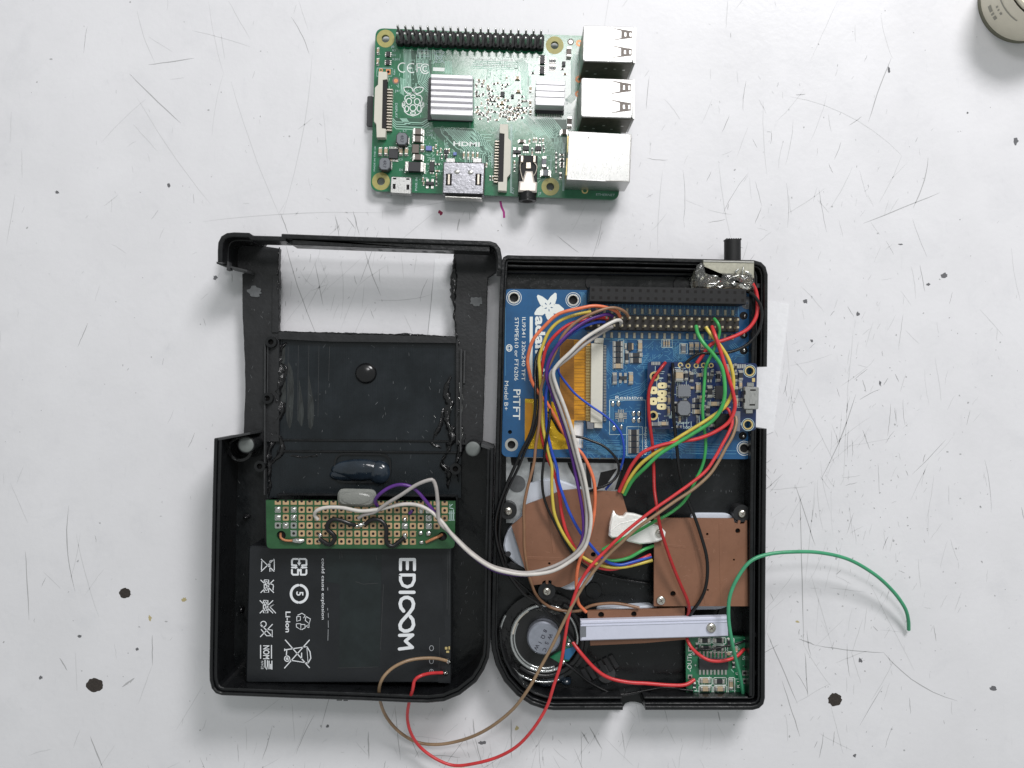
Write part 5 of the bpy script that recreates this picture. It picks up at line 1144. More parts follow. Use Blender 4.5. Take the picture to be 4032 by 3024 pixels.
# parts on the blue board
V = 90
for i in range(5): smd(2434, 1353+i*22, 34, 19, 0, db, DZ, 0.7, 'resist' if i < 4 else 'captan')
chip(2480, 1365, 15, 32, 0, db, DZ, 0.9, 'chip'); chip(2491, 1364, 7, 26, 0, db, DZ, 0.6, 'captan'); smd(2521, 1362, 42, 17, V, db, DZ, 1.0, 'captan'); smd(2464, 1363, 17, 9, V, db, DZ, 0.6, 'tin', name='test_pad')
smd(2469, 1405, 46, 13, V, db, DZ, 0.9, 'chip', name='diode'); smd(2505, 1397, 46, 16, 0, db, DZ, 0.9, 'chip', name='diode'); smd(2504, 1419, 40, 20, 0, db, DZ, 0.7, 'resist')
smd(2421, 1490, 40, 17, V, db, DZ, 0.8, 'chipgrey'); chip(2454, 1488, 28, 14, 0, db, DZ, 0.9, 'chip', 'tb', 2, 13, pitch=20, name='transistor'); smd(2485, 1489, 42, 17, V, db, DZ, 0.9, 'captan')
for x, y, w, h in ((2413, 1591, 14, 22), (2435, 1589, 16, 24), (2495, 1629, 16, 22), (2516, 1629, 16, 22), (2495, 1655, 16, 22), (2516, 1655, 16, 22), (2418, 1686, 17, 22), (2446, 1682, 12, 20)):
    q = P(x, y, DZ); b = MB(); b.dome(q.x, q.y, DZ+0.01, w*S(DZ)*0.55, h*S(DZ)*0.55, 0.28, 10, 3); obj('solder_pad', b, 'solder', db)
chip(2445, 1637, 18, 21, 0, db, DZ, 0.25, 'tin', 'lrtb', 4, 14, name='chip_footprint', pitch=6.5)
for i in range(4): smd(2496, 1702+i*24, 36, 21, 0, db, DZ, 0.7, 'resist')
for x in (2615, 2625, 2635): smd(x, 1352, 22, 7, V, db, DZ, 0.4, 'captan')
smd(2692, 1372, 30, 18, V, db, DZ, 0.6, 'chipgrey')
for i, x in enumerate((2723, 2745, 2767)): smd(x, 1360, 18, 16, V, db, DZ, 0.8, 'captan'); smd(x, 1384, 18, 16, V, db, DZ, 0.8, 'resist')
for x, y in ((2928, 1243), (2927, 1318), (2928, 1380), (2924, 1716)):
    q = P(x, y, DZ); b = MB(); b.cyl(q.x, q.y, 1.35, DZ-0.2, DZ+0.05, 18); vi = obj('through_hole', b, 'hole', db); b = MB(); b.dome(q.x+0.3, q.y, DZ+0.04, 0.55, 0.7, 0.5, 10, 4, jit=0.3, rg=rnd); obj('solder_blob', b, 'solder', db)

# ================================================================ dark-blue charger board
GZ = 11.6
cb = thing('charger_board', 'small dark navy power board with gold ring holes and micro-USB socket, on the blue board', 'circuit board', 2765, 1560, 8)
gh = [(2952, 1461, 15), (2945, 1672, 15), (2577, 1482, 12), (2572, 1636, 12)]
ov = [(2608, 1518), (2607, 1548), (2606, 1572), (2605, 1601)]; rd = [(2574, 1537), (2573, 1580)]
b = MB(); b.prism(rounded(PP([(2551, 1424), (2981, 1430), (2976, 1695), (2546, 1688)], GZ), 1.2, 4), GZ-1.5, GZ, holes=[circ(P(x, y, GZ).x, P(x, y, GZ).y, r*S(GZ), 18) for x, y, r in gh]); obj('board', b, 'blue_dark', cb)
for x, y, r in gh:
    q = P(x, y, GZ); w = 5 if x > 2900 else 7; b = MB(); b.ring(q.x, q.y, (r+w)*S(GZ), r*S(GZ)*0.98, GZ-1.4, GZ+0.07, 26); obj('gold_ring', b, 'gold', cb)
    if x > 2900: b = MB(); b.ring(q.x, q.y, (r+10)*S(GZ), (r+8)*S(GZ), GZ-0.1, GZ+0.05, 26); obj('printed_ring', b, 'silk_dim', cb)
gm = mat('bright_gold', (0.80, 0.70, 0.40), 0.45, metal=0.15)
for (x, y), rx, ry in [(o, 19, 12) for o in ov] + [(o, 15, 15) for o in rd]:
    q = P(x, y, GZ); n = 22; pts = [Vector((q.x+rx*S(GZ)*math.copysign(abs(math.cos(2*math.pi*i/n))**0.6, math.cos(2*math.pi*i/n)), q.y+ry*S(GZ)*math.copysign(abs(math.sin(2*math.pi*i/n))**0.6, math.sin(2*math.pi*i/n)))) for i in range(n)]
    b = MB(); b.prism(pts, GZ-0.2, GZ+0.06); pd = obj('gold_pad', b, gm, cb); b = MB(); b.cyl(q.x, q.y, 0.30, GZ, GZ+0.075, 12); obj('pad_hole', b, 'hole', pd)
for x, y in ((2679, 1437), (2800, 1439), (2770, 1438), (2709, 1440), (2741, 1440)):
    q = P(x, y, GZ); b = MB(); b.ring(q.x, q.y, 10*S(GZ), 5.5*S(GZ), GZ-0.2, GZ+0.07, 18); obj('gold_ring', b, 'gold', cb)
q = P(2967, 1496, GZ); b = MB(); b.box(q.x, q.y, 1.0, 1.3, GZ-0.1, GZ+0.06, bev=0.02); obj('test_pad', b, 'gold', cb)
smd(2676, 1478, 42, 30, V, cb, GZ, 1.6, 'captan'); chip(2694, 1540, 48, 44, 0, cb, GZ, 1.0, 'chipgrey', 'lrtb', 6, 4, pitch=7)
inductor(2694, 1608, 50, 56, GZ, 2.4, cb, top='chipgrey', ang=0)
chip(2834, 1545, 32, 52, 0, cb, GZ, 1.0, 'chip', 'lr', 6, 5, pitch=8); chip(2796, 1486, 22, 14, 0, cb, GZ, 0.9, 'chip', 'tb', 2, 12, name='transistor')
for x, y, l, w, a, bd_ in ((2703, 1479, 30, 14, V, 'resist'), (2724, 1485, 32, 15, V, 'resist'), (2757, 1476, 18, 14, 0, 'captan'), (2806, 1470, 16, 10, V, 'resist'), (2751, 1526, 34, 20, V, 'captan'), (2796, 1542, 42, 20, V, 'resist'),
        (2746, 1577, 28, 15, 0, 'resist'), (2744, 1599, 30, 15, 0, 'resist'), (2746, 1621, 30, 17, 0, 'captan'), (2788, 1618, 36, 16, V, 'resist'), (2812, 1590, 40, 16, 0, 'captan'), (2636, 1490, 30, 10, V, 'resist'), (2635, 1535, 30, 10, V, 'resist'),
        (2635, 1575, 30, 10, V, 'captan'), (2634, 1618, 30, 10, V, 'captan'), (2918, 1478, 34, 16, V, 'resist'), (2898, 1485, 30, 14, V, 'resist'), (2830, 1482, 34, 16, V, 'resist'), (2900, 1545, 42, 14, V, 'resist'), (2900, 1580, 36, 14, V, 'captan'),
        (2917, 1515, 26, 12, V, 'captan'), (2582, 1670, 32, 14, 0, 'chipgrey'), (2614, 1668, 32, 14, 0, 'captan'), (2806, 1658, 40, 18, V, 'chipgrey'), (2850, 1640, 30, 14, 0, 'resist'), (2868, 1450, 26, 12, V, 'captan')):
    smd(x, y, l, w, a, cb, GZ, 0.8, bd_)
b = MB(); b.prism(PP([(2898, 1620), (2916, 1620), (2914, 1700), (2896, 1698), (2880, 1690), (2882, 1660)], GZ+1.6), GZ+0.03, GZ+1.6, bev=0.15); obj('battery_connector', b, 'chipgrey', cb)
b = MB(); b.prism(PP([(2818, 1628), (2878, 1630), (2876, 1694), (2816, 1692)], GZ+2.6), GZ+0.03, GZ+2.6, bev=0.15); obj('socket', b, 'black', cb)
mu = micro_usb([(2932, 1522), (2989, 1524), (2987, 1612), (2928, 1611)], GZ+2.7, GZ+0.02, cb, ((2965, 1536, 22, 6), (2962, 1594, 22, 6), (2932, 1546, 8, 16), (2930, 1578, 8, 16)))
for x, y in ((2955, 1514), (2950, 1620)):
    q = P(x, y, GZ+0.5); b = MB(); b.box(q.x, q.y, 2.3, 1.3, GZ, GZ+0.5, bev=0.12); obj('solder_tab', b, 'solder', mu)
for x in range(6): q = P(2567+x*6, 1431, GZ); b = MB(); b.box(q.x, q.y, 0.35, 1.1, GZ, GZ+0.1); obj('tinned_pad', b, 'tin', cb)
for x in range(8): q = P(2862+x*9+(8 if x > 3 else 0), 1442, GZ); b = MB(); b.box(q.x, q.y, 0.6, 1.3, GZ, GZ+0.1); obj('tinned_pad', b, 'tin', cb)
def TC(s, x, y, h, ang=0, w=None): return text(s, x, y, GZ+0.02, h, ang, 'silk_dim', cb, wpx=w)
TC('BAT', 2701, 1458, 9, 90, 24); TC('EN', 2736, 1452, 9, 90, 16); TC('GND', 2766, 1452, 9, 90, 22); TC('5V', 2806, 1452, 9, 90, 14); TC('Power', 2655, 1664, 10, 0, 60); TC('1000C', 2688, 1684, 11, 0, 50); TC('5V', 2600, 1487, 9, 90, 16)
gt = MB()
for i in range(30):
    smd(rnd.uniform(2640, 2920), rnd.uniform(1445, 1690), rnd.choice((14, 20, 26)), rnd.choice((9, 12)), rnd.choice((0, 90)), cb, GZ, 0.5, rnd.choice(('resist', 'captan', 'chipgrey')))
for i in range(130):
    x, y = rnd.uniform(2560, 2920), rnd.uniform(1440, 1685); a = rnd.choice((0, 90)); L_ = rnd.uniform(8, 30)
    gt.strip(PP([(x, y), (x+L_*math.cos(R(a)), y+L_*math.sin(R(a)))], GZ), GZ, 0.16, 0.02)
obj('copper_traces', gt, 'silk_dim', cb, kind='stuff')

# ================================================================ slide switch in clear glue
sw = thing('slide_switch', 'slide switch with black lever poking out of the top right corner of the case', 'switch', 2860, 1060, 8)
b = MB(); q0 = P(2884, 946, 9.6); q1 = P(2884, 1036, 9.6); b.tube([q0, q1], 2.75, 24); pass
for i in range(7): b.tube([Vector((q0.x-2.25+i*0.75, q0.y+0.05, 7.9)), Vector((q0.x-2.25+i*0.75, q0.y+0.05, 11.4))], 0.36, 8)
obj('lever', b, 'black_matte', sw)
b = MB(); b.prism(PP([(2768, 1024), (2970, 1028), (2970, 1096), (2768, 1096)], 13.6), 5.0, 13.6, bev=0.2); obj('metal_body', b, mat('yellowed_metal', (0.42, 0.41, 0.34), 0.4, metal=0.8, noise=0.15, nscale=0.8), sw); b = MB(); b.prism(PP([(2770, 1025), (2968, 1029), (2968, 1035), (2770, 1031)], 13.9), 13.0, 13.9, bev=0.1); obj('folded_edge', b, 'tin', sw)
b = MB(); b.prism(PP([(2780, 1080), (2950, 1085), (2950, 1130), (2780, 1130)], 11), 5, 11, bev=0.3); obj('base', b, 'captan', sw)
for x in (2815, 2850, 2900): b = MB(); b.tube([P(x, 1085, 12.5), P(x-4, 1120, 12.0)], 0.6, 8); obj('terminal', b, 'tin', sw)
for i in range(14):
    b = MB(); x, y = rnd.uniform(2785, 2950), rnd.uniform(1062, 1132); q = P(x, y, 15.1); a = rnd.uniform(0, 3.14); L_ = rnd.uniform(0.7, 1.9); b.dome(q.x, q.y, 14.7, L_, rnd.uniform(0.25, 0.5), 0.5, 10, 4, rot=a, jit=0.3, rg=rnd); obj('highlight_sliver', b, 'solder', sw)  # bright metal slivers, painted highlights on the clear glue
b = MB()
b.prism(rounded(PP([(2738, 1085), (2756, 1040), (2776, 1034), (2784, 1070), (2965, 1078), (2980, 1140), (2940, 1142), (2740, 1136)], 15.0), 1.2, 5), 8.6, 14.6, bev=0.8, smooth=True)
for x, y, rx, ry in ((2800, 1105, 30, 24), (2870, 1100, 34, 26), (2940, 1110, 30, 28), (2760, 1070, 20, 36)): q = P(x, y, 15); b.dome(q.x, q.y, 14.2, rx*S(15), ry*S(15), 1.0, 18, 5, jit=0.1, rg=rnd)
gl = obj('clear_glue', b, 'clear'); tag(gl, 'clear shiny hot glue covering the metal switch body in the top right case corner', 'glue')

# ================================================================ rubber keypads and brown button boards
def sheet(name, pts, z0, z1, m, label, cat, rad=2.0, bev=0.2):
    b = MB(); b.prism(rounded(PP(pts, z1), rad, 5), z0, z1, bev=bev); return tag(obj(name, b, m), label, cat, 'white rubber keypads')
th = thing('rubber_keypad', 'round white rubber keypad peeking out from under the left brown board', 'keypad', 2160, 2110, 2, 'white rubber keypads')
b = MB(); b.prism(catmull([Vector((*p, 0)) for p in PP([(2080, 1905), (2130, 1892), (2185, 1888), (2280, 1922), (2345, 1990), (2360, 2150), (2345, 2250), (2310, 2305), (2250, 2325), (2200, 2310), (2130, 2270), (2060, 2242), (2000, 2190), (1982, 2150), (2000, 2090), (2050, 2030), (2070, 1960), (2080, 1905)], 6)], 2)[:-1], 2.05, 6.0, bev=0.5)
obj('membrane', b, 'rubber', th); q = P(2001, 2181, 6); b = MB(); b.cyl(q.x, q.y, 0.95, 5.9, 6.06, 16); obj('locating_hole', b, 'chip', th)
b = MB(); b.prism(PP([(1995, 2225), (2010, 2212), (2060, 2235), (2070, 2245), (2010, 2240)], 6.4), 2, 6.4, bev=0.2); obj('stop', b, 'black_worn', rc)
th2 = sheet('rubber_keypad', [(2722, 2026), (2745, 2021), (2870, 2022), (2892, 2042), (2940, 2085), (2962, 2110), (2960, 2260), (2935, 2350), (2840, 2400), (2700, 2402)], 2.05, 6.0, 'rubber', 'bluish white rubber keypad showing along the right edge of the square brown board', 'keypad')
th3 = sheet('rubber_keypad', [(2352, 2402), (2372, 2392), (2470, 2390), (2560, 2384), (2600, 2400), (2600, 2430), (2352, 2430)], 2.05, 6.2, 'rubber', 'narrow grey-white rubber keypad behind the lower brown strip board', 'keypad', 1.0)
KZ = 9.2
def brown(name, pts, holes, label, z=KZ, t=1.4):
    e = thing(name, label, 'button board', sum(p[0] for p in pts)/len(pts), sum(p[1] for p in pts)/len(pts), z-t, 'brown button boards')
    b = MB(); b.prism(PP(pts, z), z-t, z, holes=[circ(P(x, y, z).x, P(x, y, z).y, r*S(z), 16) for x, y, r in holes]); obj('board', b, 'phenolic', e)
    xs = [p[0] for p in pts]; ys = [p[1] for p in pts]; b = MB()
    for i in range(26):
        x, y = rnd.uniform(min(xs)+70, max(xs)-70), rnd.uniform(min(ys)+(20 if max(ys)-min(ys) < 200 else 70), max(ys)-(20 if max(ys)-min(ys) < 200 else 70)); a = rnd.uniform(0, 3.14); L_ = rnd.uniform(4, 26)
        b.strip(PP([(x, y), (x+L_*math.cos(a), y+L_*math.sin(a)*0.6)], z), z, 0.10, 0.012)
    obj('rub_mark', b, mat('rubbed_phenolic', (0.30, 0.155, 0.10), 0.5), e, kind='stuff')
    for x, y, r in holes:
        q = P(x, y, z); b = MB(); b.cyl(q.x, q.y, r*S(z)*1.05, z-t-0.3, z-t+0.1, 14); obj('hole_floor', b, 'hole', e)
    return e
k1 = brown('button_board', [(2014, 2070), (2050, 2040), (2058, 2030), (2060, 1994), (2080, 1984), (2145, 1960), (2210, 1932), (2270, 1926), (2330, 1932), (2446, 1936), (2470, 2016), (2478, 2060), (2520, 2110), (2530, 2150), (2516, 2180), (2440, 2212), (2350, 2240), (2300, 2262), (2240, 2300), (2212, 2312), (2190, 2310), (2172, 2300), (2172, 2286), (2160, 2284), (2158, 2300), (2150, 2300), (2148, 2284), (2136, 2290), (2134, 2300), (2100, 2304), (2090, 2308), (2084, 2290), (2064, 2230)],
           [(2336, 2184, 10), (2163, 2219, 5)], 'irregular brown circuit board lying over the round white keypad at left')
k2 = brown('button_board', [(2576, 2040), (2888, 2042), (2892, 2058), (2904, 2062), (2908, 2048), (2916, 2050), (2914, 2064), (2930, 2062), (2936, 2048), (2942, 2050), (2944, 2387), (2575, 2387)],
           [(2905, 2090, 10), (2785, 2103, 5), (2890, 2204, 4), (2650, 2338, 11), (2787, 2323, 4)], 'large square brown circuit board at the right, crossed by a red and a black wire')
screw(2602, 2363, KZ, 18, k2, 30)
for pts in ([(2712, 2046), (2722, 2046), (2792, 2382), (2776, 2382)], [(2600, 2140), (2700, 2150), (2700, 2160), (2600, 2150)], [(2830, 2060), (2842, 2060), (2846, 2380), (2836, 2380)]):
    b = MB(); b.prism(PP(pts, KZ+0.07), KZ-0.1, KZ+0.07, bev=0.07); obj('raised_track', b, 'phenolic', k2)
for pts in ([(2070, 2190), (2330, 2200), (2335, 2212), (2072, 2204)], [(2150, 1975), (2162, 1972), (2190, 2180), (2178, 2182)]):
    b = MB(); b.prism(PP(pts, KZ+0.07), KZ-0.1, KZ+0.07, bev=0.07); obj('raised_track', b, 'phenolic', k1)
k3 = brown('button_board', [(2312, 2406), (2360, 2404), (2500, 2400), (2696, 2392), (2700, 2518), (2540, 2532), (2325, 2542)], [(2367, 2421, 12), (2496, 2418, 11)], 'low narrow brown circuit board pressed down by the white plastic strip', 8.4)
ws = thing('plastic_strip', 'white plastic strip screwed across the lower brown board', 'plastic strip', 2575, 2475, 8.5)
b = MB(); b.prism(PP([(2286, 2444), (2866, 2428), (2868, 2506), (2286, 2524)], 11.0), 8.45, 11.0, bev=0.35); sb = obj('strip', b, 'strip', ws)
for f in (0.10, 0.24): b = MB(); b.prism(PP([(2286, 2444+78*f), (2866, 2428+78*f), (2866, 2432+78*f), (2286, 2448+78*f)], 11.2), 10.8, 11.2, bev=0.05); obj('ridge', b, 'strip', ws)
b = MB(); b.prism(PP([(2285, 2464), (2308, 2463), (2308, 2508), (2285, 2510)], 11.1), 10.6, 11.05); obj('end_recess', b, 'chipgrey', ws)
screw(2800, 2471, 11.0, 19, ws, 40)
# foil clamp
fo_ = [(2417, 2012), (2426, 2026), (2440, 2034), (2456, 2034), (2468, 2020), (2500, 2024), (2540, 2036), (2575, 2064), (2606, 2078), (2622, 2096), (2618, 2122), (2590, 2134), (2560, 2140), (2520, 2144), (2475, 2134), (2440, 2118), (2410, 2120), (2397, 2110), (2402, 2060)]
b = MB(); b.prism(PP(fo_, 12.0), 9.4, 12.0, bev=0.5, smooth=True)
fl_ = thing('metal_clip', 'crumpled bright silver metal clip between the two brown boards', 'metal clip', 2510, 2080, 9.4); obj('plate', b, 'foil', fl_)
b = MB(); q = P(2596, 2100, 12.2); b.tube([P(2402, 2092, 11.95), P(2440, 2062, 12.0), P(2500, 2048, 12.0), P(2560, 2048, 11.95)], 0.16, 6); obj('crease', b, 'foil', fl_); screw(2596, 2098, 12.0, 16, fl_, 10)

# ================================================================ speaker
sp_ = thing('speaker', 'small round black speaker with silver magnet in the lower left of the right case', 'speaker', 2143, 2515, 2)
q = P(2143, 2515, 6); s = S(6)
b = MB(); b.ring(q.x, q.y, 178*s, 130*s, 2.05, 4.4, 40); obj('basket', b, 'black_gloss', sp_)
b = MB(); b.cyl(q.x, q.y, 132*s, 2.05, 5.0, 40, bev=0.3); obj('diaphragm', b, 'cone', sp_)
def torus(b, cx, cy, z, Rr, r, n=48, k=8, a0=0, a1=360):
    pts = [Vector((cx+Rr*math.cos(R(a0+(a1-a0)*i/n)), cy+Rr*math.sin(R(a0+(a1-a0)*i/n)), z)) for i in range(n+1)]; b.tube(pts, r, k)
b = MB(); torus(b, q.x, q.y, 5.1, 128*s, 0.7); torus(b, q.x, q.y, 4.9, 150*s, 1.1, a0=-130, a1=60); obj('glue_bead', b, 'cone', sp_)
b = MB(); torus(b, q.x, q.y, 5.5, 130*s, 0.62, a0=85, a1=300); torus(b, q.x, q.y, 5.3, 118*s, 0.35, a0=150, a1=290); torus(b, q.x, q.y, 5.4, 131*s, 0.5, a0=-10, a1=70); torus(b, q.x, q.y, 4.6, 176*s, 0.5, a0=150, a1=290, n=40); obj('glue_bead', b, 'ring', sp_)
b = MB(); torus(b, q.x, q.y, 5.6, 126*s, 0.45, a0=120, a1=172); obj('yellow_lead', b, 'w_clothwhite', sp_)
q2 = P(2141, 2514, 9); b = MB(); b.cyl(q2.x, q2.y, 66*S(9), 5.0, 9.0, 36, bev=0.5); mg = obj('magnet', b, 'magnet', sp_)
for i, (ch_, x, y) in enumerate((('8', 2146, 2484), ('\u03a9', 2137, 2507), ('1', 2126, 2530), ('W', 2112, 2548), ('W', 2165, 2506), ('S', 2152, 2532), ('C', 2144, 2558))):
    text(ch_, x, y, 9.03, 15, 118, 'ink', mg, 'marker_letter', align='CENTER', bold=0.01)
b = MB(); b.prism(PP([(2165, 2590), (2210, 2565), (2232, 2500), (2255, 2515), (2262, 2560), (2240, 2605), (2200, 2612)], 6.6), 4.9, 6.4, bev=0.2); obj('terminal_board', b, 'green', sp_)
b = MB(); b.prism(PP([(2222, 2560), (2262, 2545), (2268, 2562), (2240, 2600), (2222, 2596)], 6.8), 6.3, 6.75, bev=0.1); obj('blue_tape', b, 'bluetape', sp_)
for x, y in ((2243, 2520), (2218, 2608), (2238, 2538)): q = P(x, y, 6.5); b = MB(); b.dome(q.x, q.y, 6.3, 0.9, 0.9, 0.8, 12, 4, jit=0.2, rg=rnd); obj('solder_blob', b, 'solder', sp_)
b = MB(); q = P(2165, 2672, 5)
for x, y, rx, ry in ((2155, 2675, 55, 42), (2195, 2665, 40, 36), (2230, 2690, 24, 18)): q = P(x, y, 5); b.dome(q.x, q.y, 2.4, rx*S(5), ry*S(5), 2.6, 20, 6, jit=0.08, rg=rnd)
gl2 = obj('glue_lump', b, 'glue_blue'); tag(gl2, 'dark glossy hot glue lump on the lower rim of the round speaker', 'glue')
b = MB()
for x, y, rx, ry in ((2130, 2400, 40, 14), (2165, 2408, 30, 13), (2190, 2414, 30, 12)): q = P(x, y, 5); b.dome(q.x, q.y, 3.0, rx*S(5), ry*S(5), 2.4, 20, 6, jit=0.12, rg=rnd)
gl3 = obj('glue_lump', b, 'clear'); tag(gl3, 'shiny clear hot glue lump on the upper rim of the round speaker', 'glue')

# ================================================================ small green amplifier board
AZ = 6.2
am = thing('amplifier_board', 'tiny green amplifier board with one black chip in the lower right corner of the case', 'circuit board', 2822, 2620, 3)
b = MB(); b.prism(PP([(2700, 2506), (2945, 2508), (2946, 2734), (2702, 2732)], AZ), AZ-1.4, AZ); obj('board', b, 'green', am)
b = MB(); b.prism(PP([(2720, 2520), (2930, 2520), (2930, 2720), (2720, 2720)], AZ-1.4), 2.05, AZ-1.42); obj('foam_pad', b, 'black_matte', am)
chip(2811, 2616, 114, 44, 0, am, AZ, 1.6, 'chip', 'tb', 8, 24, pitch=14.5)
for x, y, bdy in ((2776, 2523, 'resist'), (2832, 2523, 'resist'), (2780, 2552, 'resist'), (2830, 2554, 'resist'), (2778, 2682, 'captan'), (2834, 2684, 'resist'), (2778, 2714, 'captan'), (2836, 2714, 'captan')):
    smd(x, y, 38, 17, 0, am, AZ, 0.8, bdy)
[smd(x, y, 20, 11, a_, am, AZ, 0.5, bd_) for x, y, a_, bd_ in ((2745, 2545, 90, 'resist'), (2870, 2575, 0, 'captan'), (2890, 2620, 90, 'resist'), (2742, 2575, 0, 'resist'), (2900, 2560, 90, 'captan'), (2735, 2700, 90, 'resist'))]
smd(2880, 2696, 38, 15, 90, am, AZ, 0.8, 'captan'); smd(2873, 2530, 28, 14, 90, am, AZ, 0.7, 'resist')
fr = []
for x0, y0, x1, y1 in ((2750, 2511, 2800, 2535), (2806, 2511, 2858, 2535), (2752, 2668, 2804, 2697), (2810, 2668, 2860, 2697), (2752, 2700, 2804, 2729), (2810, 2700, 2862, 2729), (2868, 2668, 2893, 2728), (2865, 2512, 2890, 2566), (2806, 2540, 2856, 2568)):
    fr.append([(x0, y0+3), (x0+4, y0), (x1-4, y0), (x1, y0+3), (x1, y1-3), (x1-4, y1), (x0+4, y1), (x0, y1-3), (x0, y0+3)])
lines(fr, AZ, 2.6, 'silk', am, 'printed_frame')
def TA(s, x, y, h, ang=0, w=None): return text(s, x, y, AZ+0.02, h, ang, 'silk', am, wpx=w)
TA('-OUT', 2716, 2645, 17, -90, 62); TA('R', 2718, 2583, 13, -90, 10); TA('+', 2739, 2625, 12, -90, 9); TA('L', 2740, 2722, 10, -90, 10); TA('5V', 2930, 2600, 12, -90, 18); TA('G', 2903, 2658, 11, -90, 10); TA('R L', 2908, 2710, 10, -90, 34)
for x, y in ((2718, 2555), (2931, 2650), (2932, 2682), (2717, 2666)):
    q = P(x, y, AZ); b = MB(); b.box(q.x, q.y, 1.5, 1.7, AZ, AZ+0.06, m=0); b.cyl(q.x, q.y, 0.45, AZ, AZ+0.08, 10, m=1); obj('wire_pad', b, ['tin', 'hole'], am)
tr = MB()
for i in range(36):
    x, y = rnd.uniform(2725, 2935), rnd.uniform(2515, 2725); a = rnd.choice((0, 45, 90, 135)); L_ = rnd.uniform(8, 34); tr.strip(PP([(x, y), (x+L_*math.cos(R(a)), y+L_*math.sin(R(a)))], AZ), AZ, 0.3, 0.018)
obj('copper_traces', tr, 'green_trace', am, kind='stuff')

# ================================================================ wires
def wire(pts, r, m, label, tip=None, name='wire'):
    """waypoints (px, py[, z]); missing heights are interpolated"""
    zs = [(i, p[2]) for i, p in enumerate(pts) if len(p) > 2]; W3 = []
    for i, p in enumerate(pts):
        lo = [a for a in zs if a[0] <= i]; hi = [a for a in zs if a[0] >= i]
        if not lo: z = hi[0][1]
        elif not hi: z = lo[-1][1]
        elif lo[-1][0] == hi[0][0]: z = lo[-1][1]
        else: t = (i-lo[-1][0])/(hi[0][0]-lo[-1][0]); t = t*t*(3-2*t); z = lo[-1][1]+(hi[0][1]-lo[-1][1])*t
        W3.append(P(p[0] + (rnd.uniform(-2.2, 2.2) if 0 < i < len(pts)-1 else 0), p[1] + (rnd.uniform(-2.2, 2.2) if 0 < i < len(pts)-1 else 0), z))
    c_ = catmull(W3, 0.9); b = MB(); r *= 0.93
    if tip is None:
        b.tube(c_, r, 10); o = obj(name, b, m); return tag(o, label, 'wire', 'coloured hook-up wires')
    e = bpy.data.objects.new(name, None); link(e, None, c_[len(c_)//2]); tag(e, label, 'wire', 'coloured hook-up wires')
    b.tube(c_, r, 10); obj('insulation', b, m, e)
    for end in tip:
        p0, p1 = (c_[0], c_[1]) if end == 0 else (c_[-1], c_[-2]); d = (p0-p1).normalized()
        b = MB(); b.tube([p0-d*0.3, p0+d*0.9], r*0.55, 8); b.dome(p0.x+d.x*1.0, p0.y+d.y*1.0, p0.z-0.4, 0.6, 0.6, 0.8, 10, 4, jit=0.2, rg=rnd); obj('tinned_end', b, 'solder', e)
    return e
G = 'wires'
wire([(2443, 1250, 14), (2420, 1222, 17), (2350, 1203, 19), (2280, 1213, 20), (2200, 1238), (2140, 1285), (2100, 1338, 19), (2083, 1385), (2077, 1425, 17), (2082, 1462), (2096, 1503), (2122, 1545, 14), (2155, 1590), (2190, 1650, 12), (2215, 1700), (2250, 1745, 11), (2290, 1782), (2318, 1830, 12), (2336, 1890), (2343, 1950, 13), (2342, 2010), (2334, 2060, 13), (2320, 2110), (2300, 2160, 12), (2286, 2200), (2276, 2240, 13), (2271, 2290), (2271, 2340, 12), (2280, 2380), (2308, 2410, 9.5)], 0.62, 'w_orange', 'orange wire, outermost of the loops over the blue board, ending at the lower brown board')
wire([(2478, 1255, 13), (2465, 1232, 16), (2440, 1216, 18), (2400, 1212, 19), (2340, 1232, 20), (2270, 1268), (2215, 1322, 20), (2185, 1385), (2160, 1450, 18), (2141, 1490), (2130, 1540, 16), (2126, 1600), (2120, 1680, 15), (2112, 1750), (2103, 1820, 15), (2087, 1880), (2073, 1945, 15), (2064, 2010), (2062, 2080, 14), (2065, 2150), (2070, 2210, 13), (2078, 2255), (2092, 2300, 10), (2115, 2345), (2160, 2388, 7), (2220, 2405), (2280, 2404, 7), (2330, 2385), (2400, 2374, 8), (2460, 2379), (2518, 2394, 9.2)], 0.55, 'w_brown', 'thin brown wire from the pin header, passing down left of the yellow wire')
wire([(2325, 1228, 15), (2270, 1238, 17), (2205, 1264, 18), (2165, 1305), (2138, 1355, 17), (2125, 1415), (2124, 1470, 16), (2130, 1530), (2133, 1620, 13), (2138, 1680), (2148, 1730, 13), (2162, 1785), (2171, 1840, 13), (2172, 1900), (2173, 1960, 12), (2184, 2020), (2204, 2075, 12), (2230, 2125), (2265, 2170, 12), (2300, 2198), (2345, 2218, 12), (2400, 2231), (2455, 2231, 11), (2505, 2222), (2568, 2206, 8.5)], 0.6, 'w_yellow', 'yellow wire curving from the upper header across the left brown board')
wire([(2392, 1255, 13), (2360, 1252, 15), (2300, 1258, 16.5), (2240, 1278), (2190, 1315, 17), (2155, 1362), (2138, 1420, 15.5), (2130, 1500), (2127, 1600, 12), (2128, 1690), (2138, 1745, 12), (2155, 1800), (2180, 1850, 12.5), (2192, 1900), (2203, 1960, 12), (2212, 2020), (2230, 2090, 11.8), (2255, 2145), (2285, 2190, 11.5), (2330, 2225), (2375, 2240, 11), (2420, 2238), (2480, 2220, 10.5), (2562, 2184, 8.6)], 0.62, 'w_red', 'red wire beside the yellow one crossing the left brown board')
